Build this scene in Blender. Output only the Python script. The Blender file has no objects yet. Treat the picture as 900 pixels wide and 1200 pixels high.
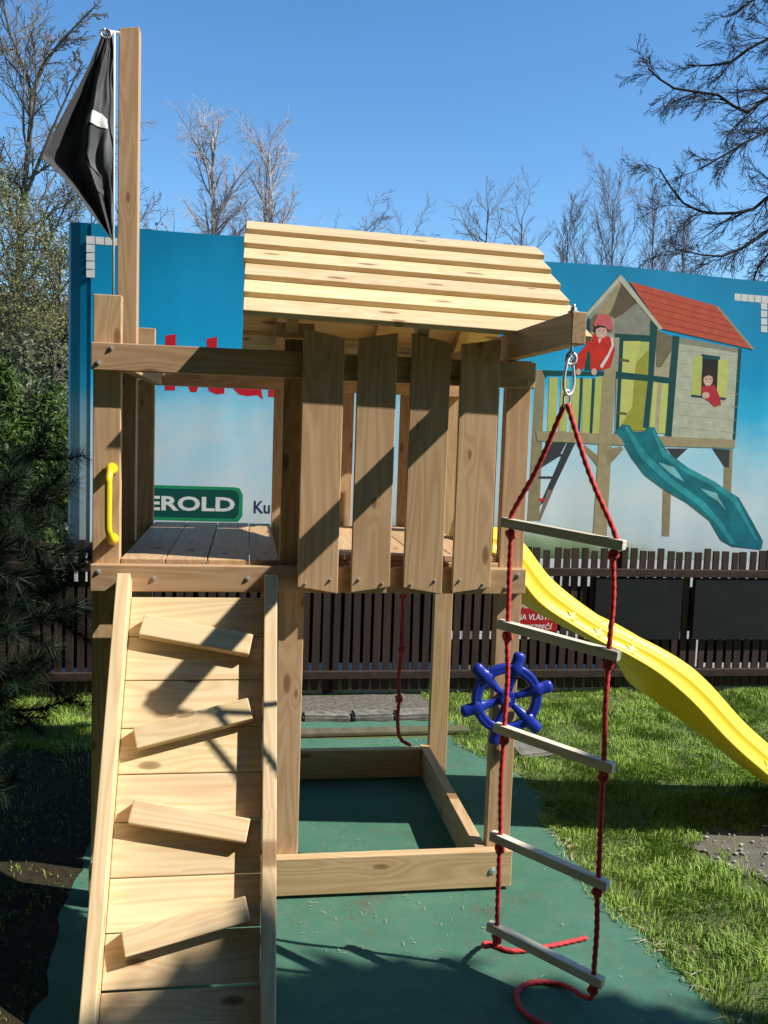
import bpy, bmesh, math, random
import numpy as np
from mathutils import Vector, Matrix, noise as mnoise

S = bpy.context.scene
COL = S.collection
R = math.radians
rng = np.random.default_rng(7)
random.seed(7)

# ------------------------------------------------------------------ camera, sky, sun, exposure
cam = bpy.data.objects.new('camera', bpy.data.cameras.new('camera'))
COL.objects.link(cam)
rx = Vector((0.98845606, -0.14774232, 0.03356824))
ux = Vector((-0.0196985, 0.09435902, 0.99534333))
fx = Vector((0.1502218, 0.98451439, -0.09035944))
cam.matrix_world = Matrix(((rx.x, ux.x, -fx.x, -0.0218), (rx.y, ux.y, -fx.y, -3.3447), (rx.z, ux.z, -fx.z, 1.778), (0, 0, 0, 1)))
cam.data.sensor_fit = 'HORIZONTAL'
cam.data.sensor_width = 36.0
cam.data.lens = 1070.552 / 900 * 36
cam.data.clip_start = 0.05
cam.data.clip_end = 1500
S.camera = cam

TO_SUN = Vector((1.0, -0.36, 1.03)).normalized()
SUN_EL = math.asin(TO_SUN.z)
SUN_AZ = math.atan2(TO_SUN.x, TO_SUN.y)
W = bpy.data.worlds.new('World')
S.world = W
W.use_nodes = True
wn = W.node_tree
bg = wn.nodes['Background']
sky = wn.nodes.new('ShaderNodeTexSky')
sky.sky_type = 'NISHITA'
sky.sun_disc = False
sky.sun_elevation = SUN_EL
sky.sun_rotation = SUN_AZ
sky.altitude = 300
sky.air_density = 1.0
sky.dust_density = 0.0
sky.ozone_density = 4.0
hs = wn.nodes.new('ShaderNodeHueSaturation')
hs.inputs['Saturation'].default_value = 1.17
hs.inputs['Hue'].default_value = 0.497
wn.links.new(sky.outputs[0], hs.inputs['Color'])
wn.links.new(hs.outputs[0], bg.inputs[0])
bg.inputs[1].default_value = 0.125
sun = bpy.data.objects.new('sun', bpy.data.lights.new('sun', 'SUN'))
COL.objects.link(sun)
sun.data.energy = 4.8
sun.data.angle = R(0.53)
sun.data.color = (1.0, 0.93, 0.82)
sun.rotation_euler = TO_SUN.to_track_quat('Z', 'Y').to_euler()
S.view_settings.view_transform = 'Standard'
S.view_settings.look = 'None'
S.view_settings.exposure = 0.6
S.view_settings.gamma = 1
S.view_settings.use_curve_mapping = False
S.cycles.max_bounces = 5
S.cycles.diffuse_bounces = 3
S.cycles.glossy_bounces = 2
S.cycles.transparent_max_bounces = 8

# ------------------------------------------------------------------ materials
class NT:
    def __init__(s, name):
        s.m = bpy.data.materials.new(name)
        s.m.use_nodes = True
        s.t = s.m.node_tree
        s.b = s.t.nodes['Principled BSDF']
    def n(s, kind, **kw):
        nd = s.t.nodes.new('ShaderNode' + kind)
        for k, v in kw.items():
            if k.startswith('i_'):
                key = k[2:]
                key = int(key) if key.isdigit() else key.replace('_', ' ')
                nd.inputs[key].default_value = v
            else:
                setattr(nd, k, v)
        return nd
    def l(s, a, b):
        s.t.links.new(a, b)
    def ramp(s, src, stops, interp='LINEAR'):
        r = s.n('ValToRGB')
        cr = r.color_ramp
        cr.interpolation = interp
        while len(cr.elements) < len(stops):
            cr.elements.new(0.5)
        for e, (p, c) in zip(cr.elements, stops):
            e.position = p
            e.color = (*c, 1) if len(c) == 3 else c
        s.l(src, r.inputs[0])
        return r.outputs[0]
    def mix(s, fac, a, b, mode='MIX'):
        m = s.n('Mix', data_type='RGBA', blend_type=mode)
        for v, i in ((fac, 0), (a, 6), (b, 7)):
            if isinstance(v, (int, float)):
                m.inputs[i].default_value = v
            elif isinstance(v, tuple):
                m.inputs[i].default_value = (*v, 1)
            else:
                s.l(v, m.inputs[i])
        return m.outputs[2]
    def math(s, op, a, b=None, clamp=False):
        m = s.n('Math', operation=op)
        m.use_clamp = clamp
        for i, v in enumerate((a, b)):
            if v is None:
                continue
            if isinstance(v, (int, float)):
                m.inputs[i].default_value = v
            else:
                s.l(v, m.inputs[i])
        return m.outputs[0]
    def bump(s, h, strength, dist):
        b = s.n('Bump', i_Strength=strength, i_Distance=dist)
        s.l(h, b.inputs['Height'])
        s.l(b.outputs[0], s.b.inputs['Normal'])
    def obj(s):
        return s.n('TexCoord').outputs['Object']
    def map(s, src, scale=(1, 1, 1), loc=None):
        mp = s.n('Mapping')
        mp.inputs['Scale'].default_value = scale
        if loc is not None:
            s.l(loc, mp.inputs['Location'])
        s.l(src, mp.inputs[0])
        return mp.outputs[0]
    def noise(s, src, scale, detail=3, rough=0.5, dist=0.0):
        t = s.n('TexNoise', i_Scale=scale, i_Detail=detail, i_Roughness=rough, i_Distortion=dist)
        s.l(src, t.inputs['Vector'])
        return t.outputs[0]
    def set(s, **kw):
        for k, v in kw.items():
            s.b.inputs[k.replace('_', ' ')].default_value = v
        return s


def flat(name, col, rough=0.6, spec=0.4, var=0.0, scale=8, metal=0.0):
    a = NT(name)
    a.set(Roughness=rough, Metallic=metal)
    a.b.inputs['Specular IOR Level'].default_value = spec
    if var:
        f = a.noise(a.obj(), scale, 5, 0.6)
        lo = tuple(c * (1 - var) for c in col)
        hi = tuple(min(1, c * (1 + var)) for c in col)
        a.l(a.ramp(f, [(0.3, lo), (0.7, hi)]), a.b.inputs['Base Color'])
    else:
        a.b.inputs['Base Color'].default_value = (*col, 1)
    return a.m


def pine(name, light, dark, knot=(0.19, 0.085, 0.035), knots=0.85, stain=0.25):
    a = NT(name)
    tc = a.obj()
    oi = a.n('ObjectInfo')
    sc = a.n('VectorMath', operation='SCALE')
    cb = a.n('CombineXYZ')
    for i, k in enumerate((37.0, 11.3, 5.7)):
        a.l(a.math('MULTIPLY', oi.outputs['Random'], k), cb.inputs[i])
    loc = cb.outputs[0]
    base = a.map(tc, (1, 1, 1), loc)
    # knots first: they bend the grain round themselves
    v = a.n('TexVoronoi', voronoi_dimensions='2D', i_Scale=1.0, i_Randomness=1.0)
    a.l(a.map(base, (2.7, 7.5, 1.0)), v.inputs['Vector'])
    sel = a.n('SeparateColor')
    a.l(v.outputs['Color'], sel.inputs[0])
    on = a.math('GREATER_THAN', sel.outputs[0], 1 - knots * 0.55)
    size = a.math('ADD', a.math('MULTIPLY', sel.outputs[1], 0.09), 0.05)
    kd = a.math('DIVIDE', v.outputs['Distance'], size)
    kmask = a.math('MULTIPLY', a.ramp(kd, [(0.0, (1, 1, 1)), (0.75, (0.75, 0.75, 0.75)), (1.0, (0, 0, 0))]), on)
    halo = a.math('MULTIPLY', a.ramp(a.math('MULTIPLY', kd, 0.25), [(0.0, (1, 1, 1)), (1.0, (0, 0, 0))]), on)
    broad = a.noise(a.map(base, (0.55, 7, 7)), 1.0, 2, 0.5)
    arg = a.math('ADD', a.math('MULTIPLY', broad, 95), a.math('MULTIPLY', halo, 11))
    ring = a.math('ADD', a.math('MULTIPLY', a.math('SINE', arg), 0.5), 0.5)
    fine = a.noise(a.map(base, (3, 130, 130)), 1.0, 3, 0.6)
    mid = a.noise(a.map(base, (1.5, 5, 5)), 1.0, 4, 0.6)
    g = a.math('ADD', a.math('MULTIPLY', ring, 0.42), a.math('ADD', a.math('MULTIPLY', fine, 0.38), a.math('MULTIPLY', mid, 0.45)))
    col = a.ramp(g, [(0.25, light), (0.95, dark)])
    big = a.noise(a.map(base, (2.2, 9, 9)), 1.0, 4, 0.65)
    col = a.mix(a.math('MULTIPLY', a.ramp(big, [(0.55, (0, 0, 0)), (0.75, (1, 1, 1))]), stain), col, tuple(c * 0.62 for c in dark))
    col = a.mix(a.math('MULTIPLY', halo, 0.35), col, dark)
    col = a.mix(a.math('MULTIPLY', kmask, 0.85), col, knot)
    hs = a.n('HueSaturation')
    a.l(col, hs.inputs['Color'])
    a.l(a.math('ADD', a.math('MULTIPLY', oi.outputs['Random'], 0.22), 0.88), hs.inputs['Value'])
    r2 = a.math('FRACT', a.math('MULTIPLY', oi.outputs['Random'], 17.3))
    a.l(a.math('ADD', a.math('MULTIPLY', r2, 0.012), 0.496), hs.inputs['Hue'])
    a.l(hs.outputs[0], a.b.inputs['Base Color'])
    a.set(Roughness=0.62)
    a.b.inputs['Specular IOR Level'].default_value = 0.3
    a.bump(a.math('ADD', a.math('MULTIPLY', fine, 0.6), a.math('MULTIPLY', ring, 0.4)), 0.25, 0.0015)
    return a.m


M = {}
M['pine'] = pine('pine_wood', (0.60, 0.415, 0.25), (0.46, 0.285, 0.15), stain=0.4)
M['pale_pine'] = pine('pale_pine_wood', (0.80, 0.63, 0.40), (0.64, 0.455, 0.25), knots=0.7, stain=0.12)
M['rung'] = pine('pale_rung_wood', (0.74, 0.70, 0.58), (0.60, 0.53, 0.40), knots=0.25, stain=0.15)
M['steel'] = flat('galvanised_steel', (0.80, 0.80, 0.82), 0.42, 0.5, 0.10, 60, 0.85)
M['yellow_plastic'] = flat('yellow_plastic', (0.90, 0.66, 0.03), 0.36, 0.5, 0.03, 5)
M['star_yellow'] = flat('pale_yellow_plastic', (0.92, 0.72, 0.10), 0.4, 0.5)
M['handle_yellow'] = flat('handle_yellow_plastic', (0.85, 0.62, 0.01), 0.3, 0.5)
M['blue_plastic'] = flat('blue_plastic', (0.012, 0.035, 0.36), 0.32, 0.5)
M['kerb'] = flat('mossy_kerb_stone', (0.17, 0.165, 0.145), 0.95, 0.2, 0.5, 22)
M['gravel'] = flat('grey_gravel', (0.13, 0.122, 0.105), 0.95, 0.2, 0.6, 50)
M['pale_gravel'] = flat('pale_gravel', (0.27, 0.265, 0.25), 0.95, 0.2, 0.25, 40)
M['ground_cover'] = flat('shade_dark_ground', (0.032, 0.027, 0.017), 0.97, 0.1, 0.5, 30)  # near-black tone, deep shade put into the ground colour
M['concrete'] = flat('concrete', (0.40, 0.39, 0.36), 0.9, 0.2, 0.35, 14)
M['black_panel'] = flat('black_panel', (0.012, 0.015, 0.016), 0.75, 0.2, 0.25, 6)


def rope_mat():
    a = NT('red_rope')
    tc = a.obj()
    f = a.noise(tc, 260, 3, 0.6)
    g = a.noise(tc, 30, 3, 0.6)
    c = a.ramp(f, [(0.3, (0.42, 0.02, 0.026)), (0.72, (0.80, 0.07, 0.075))])
    c = a.mix(a.math('MULTIPLY', g, 0.35), c, (0.5, 0.025, 0.03))
    a.l(c, a.b.inputs['Base Color'])
    a.set(Roughness=0.75)
    a.bump(f, 0.5, 0.002)
    return a.m
M['rope'] = rope_mat()


def mat_ground():
    a = NT('worn_soil')
    tc = a.obj()
    f = a.noise(tc, 1.3, 6, 0.65)
    g = a.noise(tc, 38, 5, 0.7)
    c = a.ramp(f, [(0.35, (0.050, 0.105, 0.014)), (0.62, (0.10, 0.155, 0.034))])
    c = a.mix(a.ramp(g, [(0.42, (0, 0, 0)), (0.7, (1, 1, 1))]), c, (0.13, 0.105, 0.065))
    a.l(c, a.b.inputs['Base Color'])
    a.set(Roughness=0.95)
    a.bump(g, 0.6, 0.02)
    return a.m
M['ground'] = mat_ground()


def mat_turf():
    a = NT('green_turf_carpet')
    tc = a.obj()
    f = a.noise(tc, 2.2, 6, 0.7)
    g = a.noise(tc, 420, 2, 0.6)
    d = a.noise(tc, 17, 6, 0.75)
    c = a.ramp(f, [(0.3, (0.060, 0.180, 0.122)), (0.7, (0.105, 0.245, 0.178))])
    c = a.mix(a.math('MULTIPLY', g, 0.6), c, (0.040, 0.115, 0.085))
    c = a.mix(a.math('MULTIPLY', a.ramp(d, [(0.5, (0, 0, 0)), (0.75, (1, 1, 1))]), 0.6), c, (0.16, 0.19, 0.135))
    w = a.noise(tc, 5.5, 4, 0.6, 0.6)
    c = a.mix(a.math('MULTIPLY', a.ramp(w, [(0.52, (0, 0, 0)), (0.7, (1, 1, 1))]), 0.5), c, (0.085, 0.20, 0.15))
    a.l(c, a.b.inputs['Base Color'])
    a.set(Roughness=0.95)
    a.b.inputs['Specular IOR Level'].default_value = 0.15
    wr = a.noise(a.map(tc, (1.5, 5, 1)), 1.0, 3, 0.5, 0.8)
    a.bump(a.math('ADD', a.math('ADD', g, a.math('MULTIPLY', d, 0.8)), a.math('MULTIPLY', wr, 7)), 0.55, 0.006)
    so = a.noise(tc, 3.1, 7, 0.75)
    c = a.mix(a.math('MULTIPLY', a.ramp(so, [(0.56, (0, 0, 0)), (0.68, (1, 1, 1))]), 0.65), c, (0.12, 0.115, 0.075))
    a.l(c, a.b.inputs['Base Color'])
    return a.m
M['turf'] = mat_turf()


def mat_grass():
    a = NT('grass_blade')
    gi = a.n('NewGeometry')
    tc = a.obj()
    f = a.noise(tc, 2.2, 4, 0.6)
    h = a.noise(tc, 60, 2, 0.5)
    c = a.ramp(f, [(0.3, (0.10, 0.23, 0.018)), (0.7, (0.27, 0.44, 0.05))])
    rn = gi.outputs['Random Per Island']
    c = a.mix(a.ramp(rn, [(0.0, (0, 0, 0)), (0.7, (0.3, 0.3, 0.3)), (0.955, (0.4, 0.4, 0.4)), (0.97, (1, 1, 1))]), c, (0.34, 0.36, 0.10))
    a.l(c, a.b.inputs['Base Color'])
    a.set(Roughness=0.55)
    a.b.inputs['Specular IOR Level'].default_value = 0.3
    return a.m
M['grass'] = mat_grass()


def mat_soilpatch():
    a = NT('grey_dirt')
    tc = a.obj()
    f = a.noise(tc, 9, 6, 0.7)
    g = a.noise(tc, 90, 4, 0.7)
    c = a.ramp(f, [(0.3, (0.10, 0.095, 0.07)), (0.7, (0.19, 0.18, 0.14))])
    a.l(c, a.b.inputs['Base Color'])
    a.set(Roughness=0.97)
    a.bump(g, 0.7, 0.02)
    return a.m
M['dirt'] = mat_soilpatch()


def mat_fence():
    a = NT('dark_brown_fence_stain')
    tc = a.obj()
    f = a.noise(a.map(tc, (16, 16, 1.2)), 1.0, 4, 0.6)
    g = a.noise(a.map(tc, (150, 150, 6)), 1.0, 3, 0.6)
    isl = a.n('NewGeometry').outputs['Random Per Island']
    c = a.ramp(f, [(0.3, (0.030, 0.019, 0.015)), (0.75, (0.075, 0.050, 0.040))])
    c = a.mix(a.math('MULTIPLY', isl, 0.5), c, (0.030, 0.021, 0.020))
    a.l(c, a.b.inputs['Base Color'])
    a.set(Roughness=0.7)
    a.b.inputs['Specular IOR Level'].default_value = 0.25
    a.bump(g, 0.4, 0.002)
    return a.m
M['fence'] = mat_fence()


def mat_banner():
    a = NT('printed_blue_banner')
    tc = a.obj()
    sp = a.n('SeparateXYZ')
    a.l(tc, sp.inputs[0])
    n1 = a.noise(a.map(tc, (0.8, 1, 1.1)), 1.4, 4, 0.55)
    z = a.math('ADD', sp.outputs[2], a.math('MULTIPLY', a.math('SUBTRACT', n1, 0.5), 0.55))
    # printed picture: deep blue sky, pale cloud band, grass at the foot
    dx = a.math('ABSOLUTE', a.math('SUBTRACT', sp.outputs[0], 1.2))
    rim = a.math('MULTIPLY', a.math('MULTIPLY', dx, dx), 0.035)
    z = a.math('ADD', z, rim)
    t = a.math('DIVIDE', a.math('SUBTRACT', z, 0.9), 2.2, True)
    c = a.ramp(t, [(0.0, (0.13, 0.22, 0.085)), (0.055, (0.34, 0.46, 0.28)), (0.11, (0.60, 0.72, 0.74)), (0.28, (0.54, 0.76, 0.90)),
                   (0.46, (0.36, 0.72, 0.93)), (0.57, (0.03, 0.52, 0.88)), (0.70, (0.004, 0.37, 0.74)), (1.0, (0.002, 0.24, 0.48))])
    cl = a.noise(a.map(tc, (0.9, 1, 1.3)), 2.1, 5, 0.6)
    low = a.ramp(t, [(0.06, (0, 0, 0)), (0.16, (1, 1, 1)), (0.40, (1, 1, 1)), (0.56, (0, 0, 0))])
    c = a.mix(a.math('MULTIPLY', a.math('MULTIPLY', a.ramp(cl, [(0.45, (0, 0, 0)), (0.68, (1, 1, 1))]), low), 0.65), c, (0.76, 0.80, 0.82))
    a.l(c, a.b.inputs['Base Color'])
    a.set(Roughness=0.5)
    a.b.inputs['Specular IOR Level'].default_value = 0.3
    w = a.noise(a.map(tc, (1.7, 1, 0.5)), 1.0, 1.5, 0.4)
    w2 = a.noise(a.map(tc, (1, 1, 26)), 1.0, 2, 0.5)
    a.bump(w, 0.5, 0.06)
    return a.m
M['banner'] = mat_banner()


def mat_bark(name, c0, c1, sc=14, moss=None):
    a = NT(name)
    tc = a.obj()
    f = a.noise(a.map(tc, (sc, sc, sc * 0.25)), 1.0, 5, 0.65)
    c = a.ramp(f, [(0.32, c0), (0.7, c1)])
    if moss:
        g = a.noise(tc, 1.8, 4, 0.6)
        c = a.mix(a.ramp(g, [(0.4, (0, 0, 0)), (0.65, (1, 1, 1))]), c, moss)
    a.l(c, a.b.inputs['Base Color'])
    a.set(Roughness=0.9)
    a.b.inputs['Specular IOR Level'].default_value = 0.15
    return a.m
M['bark'] = mat_bark('grey_brown_bark', (0.07, 0.060, 0.048), (0.18, 0.155, 0.125), 14, (0.12, 0.125, 0.06))
M['dark_bark'] = mat_bark('dark_bark', (0.022, 0.018, 0.017), (0.06, 0.048, 0.042))
M['far_bark'] = mat_bark('grey_bark', (0.07, 0.06, 0.06), (0.14, 0.12, 0.12))
M['far_twig'] = mat_bark('grey_violet_twig', (0.13, 0.105, 0.11), (0.22, 0.185, 0.19), 6)
M['twig'] = mat_bark('brown_twig', (0.11, 0.095, 0.08), (0.20, 0.175, 0.15), 6)
M['birch_twig'] = mat_bark('birch_twig', (0.30, 0.26, 0.26), (0.46, 0.41, 0.41), 6)
M['birch_bark'] = mat_bark('birch_bark', (0.16, 0.15, 0.14), (0.62, 0.60, 0.56), 7)


def mat_leaf(name, c0, c1, rough=0.5):
    a = NT(name)
    gi = a.n('NewGeometry')
    f = a.noise(a.obj(), 1.6, 3, 0.6)
    k = a.math('ADD', a.math('MULTIPLY', gi.outputs['Random Per Island'], 0.6), a.math('MULTIPLY', f, 0.45))
    a.l(a.ramp(k, [(0.15, c0), (0.9, c1)]), a.b.inputs['Base Color'])
    a.set(Roughness=rough)
    a.b.inputs['Specular IOR Level'].default_value = 0.25
    return a.m
M['needle'] = mat_leaf('dark_pine_needle', (0.005, 0.014, 0.006), (0.018, 0.040, 0.020), 0.6)
M['evergreen'] = mat_leaf('evergreen_foliage', (0.022, 0.055, 0.010), (0.085, 0.135, 0.022))
M['bud'] = mat_leaf('olive_spring_leaf', (0.11, 0.125, 0.035), (0.25, 0.25, 0.09))
M['ivy'] = mat_leaf('dull_green_foliage', (0.035, 0.055, 0.025), (0.11, 0.125, 0.065))


def mat_flag():
    a = NT('black_flag_cloth')
    f = a.noise(a.obj(), 300, 2, 0.5)
    a.l(a.ramp(f, [(0.3, (0.016, 0.018, 0.021)), (0.7, (0.030, 0.033, 0.037))]), a.b.inputs['Base Color'])
    a.set(Roughness=0.62)
    a.b.inputs['Specular IOR Level'].default_value = 0.55
    a.b.inputs['Sheen Weight'].default_value = 0.25
    return a.m
M['flag'] = mat_flag()
PRINTCOL = {
 'tan': (0.30, 0.25, 0.15), 'tan2': (0.38, 0.32, 0.19), 'dark': (0.045, 0.05, 0.055), 'greybrown': (0.22, 0.19, 0.16), 'red': (0.62, 0.03, 0.02),
 'yellowgreen': (0.50, 0.56, 0.16), 'yellowgreen2': (0.58, 0.62, 0.18), 'olive': (0.34, 0.36, 0.05), 'darkgreen': (0.008, 0.075, 0.08),
 'wallgrey': (0.36, 0.36, 0.29), 'wallgrey2': (0.27, 0.28, 0.23), 'brown': (0.19, 0.16, 0.10), 'brown2': (0.13, 0.10, 0.065), 'walltan': (0.44, 0.40, 0.28),
 'walllight': (0.49, 0.51, 0.40), 'black': (0.02, 0.02, 0.024), 'hair': (0.035, 0.02, 0.018), 'skin': (0.68, 0.44, 0.36), 'darkred': (0.50, 0.03, 0.05),
 'roofred': (0.56, 0.10, 0.055), 'roofdark': (0.36, 0.045, 0.03), 'fascia': (0.55, 0.53, 0.40), 'teal': (0.008, 0.17, 0.22), 'teallight': (0.03, 0.31, 0.36),
 'tealwhite': (0.20, 0.52, 0.56), 'pink': (0.62, 0.13, 0.15), 'whitep': (0.72, 0.74, 0.74), 'mouth': (0.75, 0.62, 0.58), 'signgreen': (0.015, 0.27, 0.12),
 'signdark': (0.004, 0.075, 0.065), 'redtitle': (0.58, 0.012, 0.03), 'navy': (0.02, 0.035, 0.13), 'signred': (0.42, 0.012, 0.02)}
for k, c in PRINTCOL.items():
    M['p_' + k] = flat('print_' + k, c, 0.5, 0.3, 0.38 if k.startswith('teal') else (0.16 if k.startswith(('wall', 'tan', 'brown', 'roof', 'red')) else 0.08), 7 if k.startswith('teal') else 16)

# ------------------------------------------------------------------ helpers
WM = {}     # world matrices of parents


def reg(o, parent, mw):
    """link o, parent it and give it the world matrix mw"""
    COL.objects.link(o)
    if parent is not None:
        o.parent = parent
        o.matrix_parent_inverse = Matrix.Identity(4)
        o.matrix_basis = WM[parent.name].inverted() @ mw
    else:
        o.matrix_basis = mw
    WM[o.name] = mw
    return o


def tag(o, label=None, cat=None, group=None, kind=None):
    if label: o['label'] = label
    if cat: o['category'] = cat
    if group: o['group'] = group
    if kind: o['kind'] = kind
    return o


def empty(name, loc):
    o = bpy.data.objects.new(name, None)
    o.empty_display_size = 0.1
    return reg(o, None, Matrix.Translation(Vector(loc)))


def mesh_obj(name, verts, faces, mats, parent=None, origin=(0, 0, 0), smooth=False, midx=None, mw=None):
    me = bpy.data.meshes.new(name)
    o3 = Vector(origin)
    if mw is None:
        mw = Matrix.Translation(o3)
        vs = [(v[0] - o3[0], v[1] - o3[1], v[2] - o3[2]) for v in verts]
    else:
        vs = verts
    me.from_pydata(vs, [], faces)
    for m in (mats if isinstance(mats, (list, tuple)) else [mats]):
        me.materials.append(m)
    if midx is not None:
        me.polygons.foreach_set('material_index', midx)
    if smooth:
        me.polygons.foreach_set('use_smooth', [True] * len(me.polygons))
    me.update()
    return reg(bpy.data.objects.new(name, me), parent, mw)


def bm_obj(name, bm, mats, parent=None, mw=Matrix.Identity(4), smooth=False):
    me = bpy.data.meshes.new(name)
    bm.to_mesh(me)
    bm.free()
    for m in (mats if isinstance(mats, (list, tuple)) else [mats]):
        me.materials.append(m)
    if smooth:
        me.polygons.foreach_set('use_smooth', [True] * len(me.polygons))
    return reg(bpy.data.objects.new(name, me), parent, mw)


def board(name, a, b, w, t, mat, parent, up=(0, 0, 1), bev=0.003, e0=0.0, e1=0.0):
    """a plank from a to b (centre line), w wide along up, t thick; e0/e1 shear its sawn ends"""
    a, b = Vector(a), Vector(b)
    x = (b - a).normalized()
    y = Vector(up)
    y = (y - x * y.dot(x)).normalized()
    z = x.cross(y)
    c = (a + b) / 2
    L = (b - a).length
    mw = Matrix(((x.x, y.x, z.x, c.x), (x.y, y.y, z.y, c.y), (x.z, y.z, z.z, c.z), (0, 0, 0, 1)))
    bm = bmesh.new()
    bmesh.ops.create_cube(bm, size=1)
    for v in bm.verts:
        sx = 1 if v.co.x > 0 else -1
        v.co = Vector((v.co.x * L, v.co.y * w, v.co.z * t))
        v.co.x += (e1 if sx > 0 else e0) * (v.co.y / w)
    bmesh.ops.bevel(bm, geom=bm.edges[:], offset=min(bev, t * 0.3), segments=2, affect='EDGES', profile=0.5)
    o = bm_obj(name, bm, mat, parent, mw)
    for p in o.data.polygons:
        p.use_smooth = False
    return o


def tube_mesh(path, rad, n=8, lobes=0, twist=0.0, depth=0.15, cap=True):
    P = [Vector(p) for p in path]
    rr = rad if isinstance(rad, (list, tuple)) else [rad] * len(P)
    V, F = [], []
    t0 = (P[1] - P[0]).normalized()
    ref = Vector((0, 0, 1)) if abs(t0.z) < 0.9 else Vector((1, 0, 0))
    nrm = (ref - t0 * ref.dot(t0)).normalized()
    s = 0
    for i, p in enumerate(P):
        if i:
            s += (P[i] - P[i - 1]).length
        t = ((P[min(i + 1, len(P) - 1)] - P[max(i - 1, 0)])).normalized()
        nrm = (nrm - t * nrm.dot(t)).normalized()
        bn = t.cross(nrm)
        for k in range(n):
            an = 2 * math.pi * k / n
            r = rr[i]
            if lobes:
                r *= 1 + depth * math.cos(lobes * an - twist * s)
            V.append(tuple(p + (nrm * math.cos(an) + bn * math.sin(an)) * r))
    for i in range(len(P) - 1):
        for k in range(n):
            k2 = (k + 1) % n
            F.append((i * n + k, i * n + k2, (i + 1) * n + k2, (i + 1) * n + k))
    if cap:
        F.append(tuple(range(n - 1, -1, -1)))
        F.append(tuple((len(P) - 1) * n + k for k in range(n)))
    return V, F


def smooth_path(pts, step=0.01):
    """Catmull-Rom through pts, sampled at about step"""
    P = [Vector(p) for p in pts]
    P = [P[0] * 2 - P[1]] + P + [P[-1] * 2 - P[-2]]
    out = []
    for i in range(1, len(P) - 2):
        n = max(2, int((P[i + 1] - P[i]).length / step))
        for k in range(n):
            t = k / n
            a, b, c, d = P[i - 1], P[i], P[i + 1], P[i + 2]
            out.append(0.5 * ((2 * b) + (c - a) * t + (2 * a - 5 * b + 4 * c - d) * t * t + (3 * b - a - 3 * c + d) * t ** 3))
    out.append(P[-2])
    return out


def merge(parts):
    V, F = [], []
    for v, f in parts:
        o = len(V)
        V += list(v)
        F += [tuple(i + o for i in q) for q in f]
    return V, F


def rope(name, pts, r, parent, knots=(), mat=None):
    path = smooth_path(pts, 0.004)
    parts = [tube_mesh(path, r, 9, 3, 2 * math.pi / 0.028, 0.16)]
    for k in knots:
        parts.append(knot_mesh(k, r))
    V, F = merge(parts)
    return mesh_obj(name, V, F, mat or M['rope'], parent, pts[0], True)


def knot_mesh(c, r):
    """an overhand knot: a trefoil-like loop of rope"""
    c = Vector(c)
    ph = random.uniform(0, 6)
    pts = []
    for i in range(61):
        t = 2 * math.pi * i / 60
        x = (math.sin(t) + 2 * math.sin(2 * t)) * 0.42
        y = (math.cos(t) - 2 * math.cos(2 * t)) * 0.42
        z = -math.sin(3 * t) * 0.75
        q = Vector((x * math.cos(ph) - y * math.sin(ph), x * math.sin(ph) + y * math.cos(ph), z * 1.2))
        pts.append(c + q * r * 1.15)
    return tube_mesh(pts, r * 0.95, 9, 3, 2 * math.pi / 0.028, 0.16)


def bolt(loc, d, parent, r=0.009):
    """carriage bolt: washer disc and domed nut"""
    d = Vector(d).normalized()
    q = d.to_track_quat('Z', 'Y').to_matrix().to_4x4()
    mw = Matrix.Translation(Vector(loc)) @ q
    bm = bmesh.new()
    bmesh.ops.create_cone(bm, cap_ends=True, segments=16, radius1=r, radius2=r * 0.95, depth=0.003, matrix=Matrix.Translation((0, 0, 0.0016)))
    bmesh.ops.create_cone(bm, cap_ends=True, segments=6, radius1=r * 0.62, radius2=r * 0.62, depth=0.003, matrix=Matrix.Translation((0, 0, 0.0042)))
    bmesh.ops.create_cone(bm, cap_ends=True, segments=10, radius1=r * 0.36, radius2=r * 0.3, depth=0.002, matrix=Matrix.Translation((0, 0, 0.0062)))
    return bm_obj('bolt', bm, M['steel'], parent, mw)


def text_mesh(name, s, loc, height, width, mat, parent, bold=0.0, shear=0.0, y=None):
    cu = bpy.data.curves.new(name, 'FONT')
    cu.body = s
    cu.size = 1.0
    cu.offset = bold
    cu.shear = shear
    cu.resolution_u = 3
    cu.extrude = 0.0
    o = bpy.data.objects.new(name, cu)
    COL.objects.link(o)
    dg = bpy.context.evaluated_depsgraph_get()
    me = bpy.data.meshes.new_from_object(o.evaluated_get(dg))
    bpy.data.objects.remove(o)
    co = np.array([v.co[:] for v in me.vertices])
    mn, mx = co.min(0), co.max(0)
    sx = width / (mx[0] - mn[0])
    sy = height / (mx[1] - mn[1])
    for v in me.vertices:
        v.co = ((v.co.x - mn[0]) * sx, 0, (v.co.y - mn[1]) * sy)
    me.materials.append(mat)
    ob = bpy.data.objects.new(name, me)
    return reg(ob, parent, Matrix.Translation(Vector(loc)))

# ------------------------------------------------------------------ ground
def grid_ground():
    # one sheet to the horizon, finer near the camera
    xs = np.concatenate([np.linspace(-400, -8, 12), np.linspace(-6, 8, 71), np.linspace(10, 400, 12)])
    ys = np.concatenate([np.linspace(-400, -8, 12), np.linspace(-6, 8, 71), np.linspace(10, 600, 14)])
    V, F = [], []
    for y in ys:
        for x in xs:
            z = 0.0
            if -6 < x < 8 and -6 < y < 8:
                z = -0.003 + 0.002 * mnoise.noise((x * 1.1, y * 1.1, 3))
            V.append((x, y, z - 0.004))
    n = len(xs)
    for j in range(len(ys) - 1):
        for i in range(n - 1):
            F.append((j * n + i, j * n + i + 1, (j + 1) * n + i + 1, (j + 1) * n + i))
    return V, F
V, F = grid_ground()
tag(mesh_obj('ground', V, F, M['ground'], smooth=True), kind='structure')


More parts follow.
